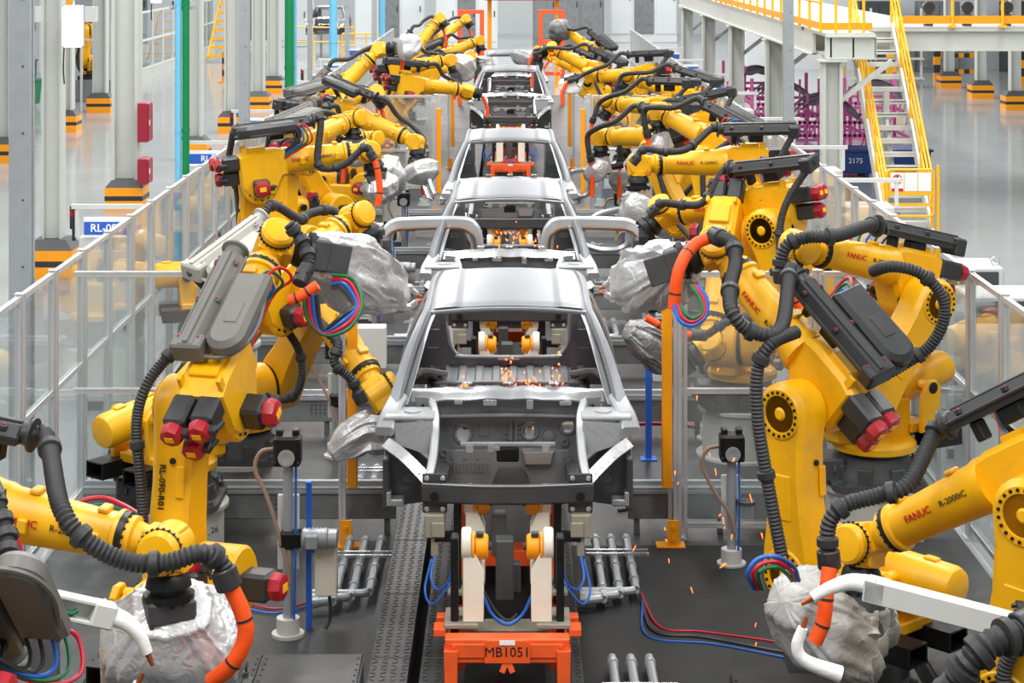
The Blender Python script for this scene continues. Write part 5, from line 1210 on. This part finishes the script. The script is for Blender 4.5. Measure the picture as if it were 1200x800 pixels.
# machines and frames across the left aisle
def machine(x, Y, sx, sy, h, label, m='wall_paint', n=3, dark='paint_grey'):
    t = thing('machine_cabinet', label, 'machine', (x, Y, 0), 'machine enclosures across the hall'); M = T4((x, Y, 0))
    b = MB(); b.box((0, 0, h/2), (sx, sy, h), None, .03); b.obj('body', m, t, M)
    for i in range(n):
        b = MB(); b.box((-sx/2+sx*(i+.5)/n, -sy/2-.02, h*.5), (sx/n-.12, .04, h*.8), None, .01); d = b.obj('door', dark if i % 2 else m, t, M)
        b = MB(); b.box((-sx/2+sx*(i+.5)/n+sx/n*.35, -sy/2-.06, h*.5), (.05, .05, .3), None, .01); b.obj('handle', 'black_plastic', d, M)
    b = MB()
    for i in range(6): b.box((0, -sy/2-.01, h*.93+.02*i-.06), (sx*.8, .03, .008))
    b.obj('vent', 'dark_steel', t, M, stuff=True)
for x, Y, a, c, h, lb, m in ((-19.5, 72, 5, 2, 4.2, 'pale machine enclosure behind the green bin', 'wall_paint'), (-24, 80, 6, 2, 5, 'tall pale machine enclosure against the left wall', 'wall_paint'), (-17.5, 92, 4, 2, 4.6, 'grey machine enclosure behind the white framed cage', 'wall_paint'),
                             (-12.5, 98, 5, 2, 3.2, 'low grey machine enclosure at the end of the left aisle', 'wall_paint'), (-6.2, 100, 3.5, 2, 3.6, 'grey machine enclosure behind the spare car body', 'wall_paint'), (-2.2, 96, 3, 2, 3.4, 'pale machine enclosure behind the end of the line', 'wall_paint'), (2.8, 98, 3.5, 2, 4.2, 'dark grey doorway enclosure beyond the line end', 'paint_grey'), (6.8, 102, 3.4, 2, 4.6, 'pale enclosure behind the platform columns', 'wall_paint')): machine(x, Y, a, c, h, lb, m)
t = thing('white_cage', 'white framed guard cage beside the far left aisle', 'cage', (-13.7, 73, 0))
for i in range(9):
    y = 72.5+i*2.2; b = MB(); b.box((-13.7, y, 1.3), (.1, .1, 2.6)); b.obj('post', 'white_paint', t)
    if i < 8:
        for z in (.45, 1.5, 2.55): b = MB(); b.box((-13.7, y+1.1, z), (.07, 2.1, .08)); b.obj('rail', 'white_paint', t)
        b = MB(); b.box((-13.7, y+1.1, .2), (.05, 2.1, .4)); b.obj('kick_panel', 'column_paint', t)
        b = MB(); b.box((-13.7, y+1.1, 1.55), (.01, 2.1, 1.9)); b.obj('pane', 'acrylic', t)
t = thing('step_stair', 'yellow and grey step stair behind the white framed cage', 'stairs', (-12.5, 84, 0))
for i in range(9):
    b = MB(); b.box((-12.4, 84+i*.5, .3+i*.35), (1.1, .4, .06)); b.obj('tread', 'galv', t); b = MB(); b.box((-12.4, 83.8+i*.5, .3+i*.35), (1.1, .03, .12)); b.obj('nosing', 'safety_yellow', t)
for sx in (-1, 1): b = MB(); b.bar((-12.4+sx*.56, 83.6, .2), (-12.4+sx*.56, 88.2, 3.2), .05, .25); b.obj('stringer', 'safety_yellow', t)
b = MB(); t = thing('overhead_walkway', 'overhead white walkway beam with orange posts across the left aisle', 'walkway', (-13, 46.8, 3.3)); b.box((-14.4, 46.8, 3.42), (9, .3, .36)); b.obj('beam', 'white_paint', t)
for i in range(9): b = MB(); b.box((-18.5+i, 46.7, 4.1), (.09, .06, 1.0)); b.box((-18.5+i, 46.65, 3.68), (.2, .1, .1)); b.obj('rail_post', 'safety_orange', t)
for z in (4.1, 4.6): b = MB(); b.box((-14.4, 46.7, z), (9, .05, .05)); b.obj('hand_rail', 'safety_orange', t)
def yrail(a, e, n, label):
    t = thing('yellow_railing', label, 'railing', a); a, e = V(a), V(e)
    for i in range(n+1): p = a.lerp(e, i/n); b = MB(); b.cyl(p, p+V((0, 0, 1.7)), .03, n=8); b.obj('rail_post', 'safety_yellow', t)
    for z in (1.1, 1.7): b = MB(); b.cyl(a+V((0, 0, z)), e+V((0, 0, z)), .03, n=8); b.obj('hand_rail', 'safety_yellow', t)
yrail((-6.4, 74, .0), (-4.6, 74, .0), 2, 'yellow tube railing beside the spare car body'); yrail((-9.0, 80, 0), (-6.4, 80, 0), 3, 'yellow tube railing behind the spare car body')
clone(car1, T4((-8.2-CX, 72.5, 0)), 'bare car body waiting on a stand across the left aisle', 'bare car bodies on the line')
t = thing('car_stand', 'white steel stand under the spare car body', 'stand', (-8.2, 87.6, 0))
for sx in (-1, 1):
    b = MB(); b.box((-8.2+sx*.5, 88, 1.03), (.12, 3.6, .12)); b.obj('stand_rail', 'white_paint', t)
    for y in (86.5, 89.5): b = MB(); b.box((-8.2+sx*.5, y, .5), (.1, .1, 1.0)); b.obj('leg', 'white_paint', t)
far_robot('yellow robot in the separate cell across the left aisle', (-13.9, 65.0), 100, 76, 65.6, (.3, 0, -.9), None, tray='dark')
t = thing('low_cell_wall', 'low grey wall in front of the separate robot cell', 'barrier', (-14, 63.4, 0)); b = MB(); b.box((-13.9, 63.4, .35), (2.0, .08, .7), None, .01); b.obj('panel', 'paint_grey', t)
for i in (-1, 0, 1): b = MB(); b.box((-13.9+i*.98, 63.35, 1.3), (.07, .07, 2.6)); b.obj('post', 'white_paint', t)
b = MB(); b.box((-13.9, 63.35, 2.0), (2.0, .06, .06)); b.obj('rail', 'white_paint', t)
t = thing('safety_bollard', 'yellow and black bollard beside the green floor pipe', 'bollard', (P(263, 78, 72).x, 72, 0)); M = T4((P(263, 78, 72).x, 72, 0)); b = MB().mat('safety_orange')
for k in range(5): b.mat('safety_orange' if k % 2 == 0 else 'black_plastic'); b.cyl((0, 0, .04+.22*k), (0, 0, .26+.22*k), .09, n=14)
b.obj('shaft', None, t, M); b = MB(); b.box((0, 0, .02), (.4, .4, .04)); b.obj('base', 'safety_orange', t, M)
# ================================================================== PLATFORM, STAIRS AND RACKS ON THE RIGHT
ZP = 3.5
pf = thing('platform', 'white steel platform with orange toe boards above the pink racks', 'platform', (5.6, 37.7, 0))
b = MB(); b.box((15.6, 40.3, ZP-.03), (20, 5.2, .06)); b.box((7.0, 54, ZP-.03), (2.8, 22.2, .06)); b.obj('deck', 'column_paint', pf)
for Y in (37.8, 42.8, 50, 57, 64):
    x1 = 25.6 if Y < 43 else 8.4; xc, xl = (5.6+x1)/2, x1-5.6
    b = MB(); b.box((xc, Y, ZP-.26), (xl, .06, .4)); b.box((xc, Y, ZP-.45), (xl, .22, .03)); b.box((xc, Y, ZP-.07), (xl, .22, .03)); b.obj('cross_beam', 'column_paint', pf)
b = MB(); b.box((5.62, 51, ZP-.26), (.06, 29, .4)); b.box((5.62, 51, ZP-.45), (.2, 29, .03)); b.obj('edge_beam', 'column_paint', pf)
b = MB(); b.box((6.05, 36.5, ZP-.03), (.9, 2.8, .06)); b.obj('landing', 'column_paint', pf)
for k in range(3): b = MB(); b.box((5.7+.4*k, 35.12, ZP-.28), (.03, .1, .42)); b.obj('stiffener', 'column_paint', pf)
b = MB(); b.box((6.05, 35.1, ZP-.26), (.9, .06, .4)); b.box((6.05, 35.1, ZP-.06), (.9, .2, .03)); b.box((6.05, 35.1, ZP-.45), (.9, .2, .03)); b.obj('landing_beam', 'column_paint', pf)
for Y in (35.1, 42.8, 50, 57, 64):
    b = MB(); b.box((5.56, Y, (ZP-.48)/2), (.06, .34, ZP-.48)); b.box((5.86, Y, (ZP-.48)/2), (.06, .34, ZP-.48)); b.box((5.71, Y, (ZP-.48)/2), (.26, .04, ZP-.48)); b.box((5.71, Y, ZP-.49), (.5, .5, .03)); c = b.obj('column', 'column_paint', pf)
    b = MB(); b.bar((5.9, Y+.05, ZP-1.2), (6.8, Y+.05, ZP-.5), .14, .08); b.obj('brace', 'column_paint', pf); b = MB(); b.bar((5.71, Y+.2, ZP-1.3), (5.71, Y+1.2, ZP-.5), .12, .1, (1, 0, 0)); b.obj('brace', 'column_paint', pf)
b = MB(); b.box((17, 37.66, ZP+.14), (19, .03, .15)); b.obj('toe_board', 'safety_orange', pf); b = MB(); b.box((5.55, 50.5, ZP+.12), (.03, 30, .13)); b.obj('toe_board', 'safety_orange', pf)
b = MB(); b.box((6.0, 35.15, ZP+.12), (.9, .03, .13)); b.obj('toe_board', 'safety_orange', pf)
for k in range(12):
    b = MB(); b.cyl((8.44+.96*k, 37.6, ZP), (8.44+.96*k, 37.6, ZP+1.1), .028, n=8); b.box((8.44+.96*k, 37.6, ZP+.02), (.14, .1, .05)); b.obj('rail_post', 'safety_yellow', pf)
for k in range(20): b = MB(); b.cyl((5.55, 35.3+k*1.3, ZP), (5.55, 35.3+k*1.3, ZP+1.1), .028, n=8); b.obj('rail_post', 'safety_yellow', pf)
for k in range(3): b = MB(); b.cyl((5.8+.25*k, 35.15, ZP), (5.8+.25*k, 35.15, ZP+1.1), .028, n=8); b.obj('rail_post', 'safety_yellow', pf)
for z in (.55, 1.1):
    b = MB(); b.cyl((7.4, 37.6, ZP+z), (26, 37.6, ZP+z), .028, n=8); b.obj('hand_rail', 'safety_yellow', pf); b = MB(); b.cyl((5.55, 35.2, ZP+z), (5.55, 65, ZP+z), .028, n=8); b.obj('hand_rail', 'safety_yellow', pf)
for x, lb in ((8.1, 'black hose reel on the platform above the staircase'), (8.85, 'black hose reel on the platform behind a rail post'), (9.62, 'black hose reel on the platform at the right edge')):
    t = thing('hose_reel', lb, 'reel', (x, 38.2, ZP)); b = MB(); b.cyl((x, 38.1, ZP+.36), (x, 38.25, ZP+.36), .12, n=20, ch=.02); b.obj('drum', 'black_plastic', t); b = MB(); b.box((x, 38.2, ZP+.12), (.16, .16, .24), None, .01); b.obj('stand', 'cast_grey', t)
# staircase
st = thing('staircase', 'white steel staircase with yellow tube rails up to the platform', 'stairs', (6.9, 34, 0)); SX0, SX1, SY0, SY1 = 6.5, 7.3, 34.2, 37.75
for i in range(15):
    f = (i+1)/16; b = MB(); b.box((6.9, SY0+(SY1-SY0)*f, ZP*f), (.76, .22, .04), None, .004); b.box((6.9, SY0+(SY1-SY0)*f-.1, ZP*f-.03), (.76, .02, .06)); b.obj('tread', 'white_paint', st)
for x in (SX0, SX1):
    b = MB(); b.bar((x, SY0-.1, .02), (x, SY1, ZP), .05, .24); b.obj('stringer', 'white_paint', st)
    for z in (.5, .8, 1.1): b = MB(); b.cyl((x, SY0-.1, z), (x, SY1, ZP+z), .022, n=8); b.obj('hand_rail', 'safety_yellow', st)
    for f in (0, .25, .5, .75, 1.): b = MB(); p = V((x, SY0-.1+(SY1-SY0+.1)*f, ZP*f)); b.cyl(p, p+V((0, 0, 1.1)), .03, n=8); b.obj('rail_post', 'safety_yellow', st)
b = MB(); b.box((6.9, 36.2, 1.2), (.1, .1, 2.4)); b.bar((6.9, 34.9, .0), (6.9, 36.2, 1.9), .12, .06, (1, 0, 0)); b.obj('support_strut', 'column_paint', st)
gt = thing('stair_gate', 'yellow tube gate with notice board across the foot of the staircase', 'gate', (6.9, 33.7, 0)); gy = 33.7
b = MB(); b.tube(resample([V((6.48, gy, .42)), V((7.2, gy, .42)), V((7.24, gy, .46)), V((7.24, gy, 1.18)), V((7.2, gy, 1.22)), V((6.48, gy, 1.22)), V((6.44, gy, 1.18)), V((6.44, gy, .46)), V((6.48, gy, .42))], .05), .026, 8); b.bar((6.44, gy, .62), (7.24, gy, .62), .05, .05); b.bar((6.44, gy, .82), (7.24, gy, .82), .07, .07); b.obj('gate_frame', 'safety_yellow', gt)
b = MB(); b.cyl((7.32, gy, 0), (7.32, gy, 1.3), .03, n=8); b.obj('gate_post', 'safety_yellow', gt)
b = MB(); b.box((6.84, gy-.02, 1.01), (.74, .015, .34), None, .003); nb = b.obj('notice_board', 'safety_yellow', gt)
for k in range(3): b = MB(); b.box((6.61+.235*k, gy-.032, 1.01), (.22, .006, .32)); b.obj('notice_sheet', 'text_white', nb)
b = MB(); b.tube([(6.61+.075*math.cos(a*PI/12), gy-.04, 1.06+.075*math.sin(a*PI/12)) for a in range(25)], .009, 5); b.bar((6.555, gy-.04, 1.115), (6.665, gy-.04, 1.005), .014, .006, (0, 1, 0)); b.obj('prohibition_ring', 'text_red', nb)
b = MB(); b.cyl((6.61, gy-.036, 1.105), (6.61, gy-.042, 1.105), .016, n=10); b.bar((6.61, gy-.039, 1.095), (6.6, gy-.039, 1.04), .026, .006, (0, 1, 0)); b.bar((6.6, gy-.039, 1.04), (6.63, gy-.039, 1.0), .016, .006, (0, 1, 0)); b.bar((6.6, gy-.039, 1.04), (6.585, gy-.039, .995), .016, .006, (0, 1, 0)); b.obj('figure_symbol', 'text_black', nb)
b = MB(); b.box((6.61, gy-.037, .88), (.2, .006, .05)); b.obj('red_caption', 'text_red', nb)
# pink racks with pressed panels
def rack(x, Y, label, n=3):
    t = thing('parts_rack', label, 'rack', (x, Y, 0), 'pink parts racks'); M = T4((x, Y, 0)); w2, d2 = 1.7, 2.2
    b = MB()
    for z in (.15, .75, 1.05):
        for sy in (-1, 1): b.bar((-w2/2, sy*d2/2, z), (w2/2, sy*d2/2, z), .07, .07)
        for sx in (-1, 1): b.bar((sx*w2/2, -d2/2, z), (sx*w2/2, d2/2, z), .07, .07)
    b.obj('frame', 'pink_rack', t, M)
    for sx in (-1, 1):
        for sy in (-1, 1): b = MB(); b.box((sx*w2/2, sy*d2/2, .85), (.08, .08, 1.7)); b.obj('corner_post', 'pink_rack', t, M)
        b = MB(); b.box((sx*w2*.25, -d2*.3, 1.3), (.05, .05, .7)); b.obj('divider', 'pink_rack', t, M)
    b = MB(); b.box((0, 0, .1), (.04, .04, .04))
    for k in range(15): b = MB(); b.box((-w2/2+w2*(k+.5)/15, -d2/2-.02, .9), (.05, .03, .36)); b.obj('comb_slat', 'pink_rack', t, M)
    b = MB()
    for k in range(4): b.bar((-w2/2+.2+.43*k, -d2/2, .3), (-w2/2+.35+.43*k, -d2/2, .7), .04, .04)
    b.obj('front_brace', 'pink_rack', t, M)
    for i in range(n):
        b = MB(); b.grid(lambda u, v: V((x+(u-.5)*1.5, Y-.85+i*.6+v*.56, 1.12+.5*math.sin(PI*u)**.7*(1-.4*v)+.02*math.sin(u*30)*v)), 24, 8, flip=True)
        b.grid(lambda u, v: V((x+(u-.5)*1.5, Y-.85+i*.6+v*.56, 1.10+.5*math.sin(PI*u)**.7*(1-.4*v)+.02*math.sin(u*30)*v)), 24, 8); tag(b.obj('pressed_panel', 'part_dark'), '%s dark pressed panel in the %s' % (('foremost', 'second', 'rearmost')[i], label.split(' ', 1)[1]), 'panel', 'pressed panels in pink racks')
rack(7.2, 45.6, 'the pink slatted rack behind the blue bin'); rack(6.9, 50.6, 'the pink slatted rack behind the galvanised post'); rack(7.0, 56, 'the pink slatted rack beyond the third platform column'); rack(9.3, 51, 'the pink slatted rack behind the staircase', 2)
for x, lb in ((7.35, 'blue steel tub in front of the pink racks'), (8.6, 'blue steel tub behind the staircase stringer')):
    t = thing('steel_tub', lb, 'bin', (x, 43.3, 0)); M = T4((x, 43.3, 0)); b = MB(); b.prism([(-.5, 0), (.5, 0), (.56, .5), (-.56, .5)], .9, T4((0, -.45, .08)) @ XZ, .02); b.obj('tub', 'blue_bin', t, M); b = MB(); b.box((0, 0, .58), (1.2, 1.0, .05), None, .01); b.obj('rim', 'blue_bin', t, M)
    for sx in (-1, 1): b = MB(); b.box((sx*.4, 0, .04), (.1, .9, .08)); b.obj('skid', 'blue_bin', t, M)
O('tub_lettering', text_mesh('2175', .16, 'text_white'), bpy.data.objects['steel_tub'], T4((7.5, 42.82, .36)) @ Matrix.Rotation(PI/2, 4, 'X'))
# far right: striped barriers, dark lockers, yellow cage
def barrier(x, Y, L, label):
    t = thing('striped_barrier', label, 'barrier', (x, Y, 0), 'striped barriers'); 
    for sx in (-1, 1):
        b = MB()
        for k in range(4): b.mat('safety_orange' if k % 2 == 0 else 'black_plastic'); b.box((x+sx*L/2, Y, .15+.3*k), (.22, .22, .3))
        b.obj('bollard', None, t)
    for z in (.35, .95):
        b = MB()
        for k in range(8): b.mat('safety_orange' if k % 2 == 0 else 'black_plastic'); b.box((x-L/2+L*(k+.5)/8, Y, z), (L/8, .12, .16))
        b.obj('striped_bar', None, t)
barrier(16.6, 73, 1.6, 'striped barrier in front of the dark lockers'); barrier(19.5, 71, 2.2, 'striped barrier beside the right hand column')
for i, (x, lb) in enumerate(((14.6, 'dark locker beside the wall behind the platform'), (17.0, 'grey locker behind the lit column'), (20.4, 'dark locker with red hoses on the back wall'))):
    t = thing('locker', lb, 'locker', (x, 78.5, 0)); M = T4((x, 78.5, 0)); b = MB(); b.box((0, 0, 1.4), (1.6, 1.0, 2.8), None, .02); b.obj('body', 'cast_grey' if i != 1 else 'paint_grey', t, M)
    for k in (-1, 1): b = MB(); b.box((k*.4, -.52, 1.4), (.74, .03, 2.5), None, .01); d = b.obj('door', 'cast_grey' if i != 1 else 'paint_grey', t, M); b = MB(); b.box((k*.1, -.55, 1.4), (.04, .03, .3)); b.obj('handle', 'black_plastic', d, M)
t = thing('storage_cage', 'pale storage cage with yellow boxes behind the staircase', 'cage', (12.6, 70, 0))
for i in range(5):
    b = MB(); b.box((11+i*.9, 70, 1.4), (.07, .07, 2.8)); b.obj('post', 'white_paint', t)
for z in (.3, 1.0, 1.7, 2.4): b = MB(); b.box((12.8, 70, z), (3.7, .6, .05)); b.obj('shelf', 'white_paint', t)
for i in range(6):
    b = MB(); b.prism([(-.3, 0), (.3, 0), (.34, .42), (-.34, .42)], .5, T4((11.5+(i % 3)*1.1, 69.8, .33+.7*(i//3))) @ XZ, .02); tag(b.obj('yellow_crate', 'safety_yellow'), 'yellow crate on the %s shelf of the storage cage' % ('lower', 'upper')[i//3], 'crate', 'yellow crates in the cage')
# orange frames at the end of the line
for x, lb in ((1.25, 'orange steel frame at the end of the line on the staircase side'), (-1.3, 'orange steel frame at the end of the line on the red cabinet side')):
    t = thing('orange_frame', lb, 'frame', (x, 62, 0))
    for dx in (-.35, .35): b = MB(); b.box((x+dx, 62, 1.5), (.14, .14, 3.0)); b.obj('upright', 'skid_orange', t)
    for z in (1.0, 2.0, 2.95): b = MB(); b.box((x, 62, z), (.84, .12, .12)); b.obj('crossbar', 'skid_orange', t)
    b = MB(); b.bar((x-.35, 62, 1.0), (x+.35, 62, 2.0), .08, .08); b.obj('diagonal', 'skid_orange', t)
t = thing('red_canopy', 'red machine canopy over the end of the line', 'canopy', (0, 70, 0)); b = MB(); b.box((.4, 70, 3.3), (2.8, 2.0, .4), None, .05); b.obj('hood', 'text_red', t)
for sx in (-1, 1): b = MB(); b.box((.4+sx*1.2, 70, 1.55), (.15, .15, 3.1)); b.obj('leg', 'safety_orange', t)
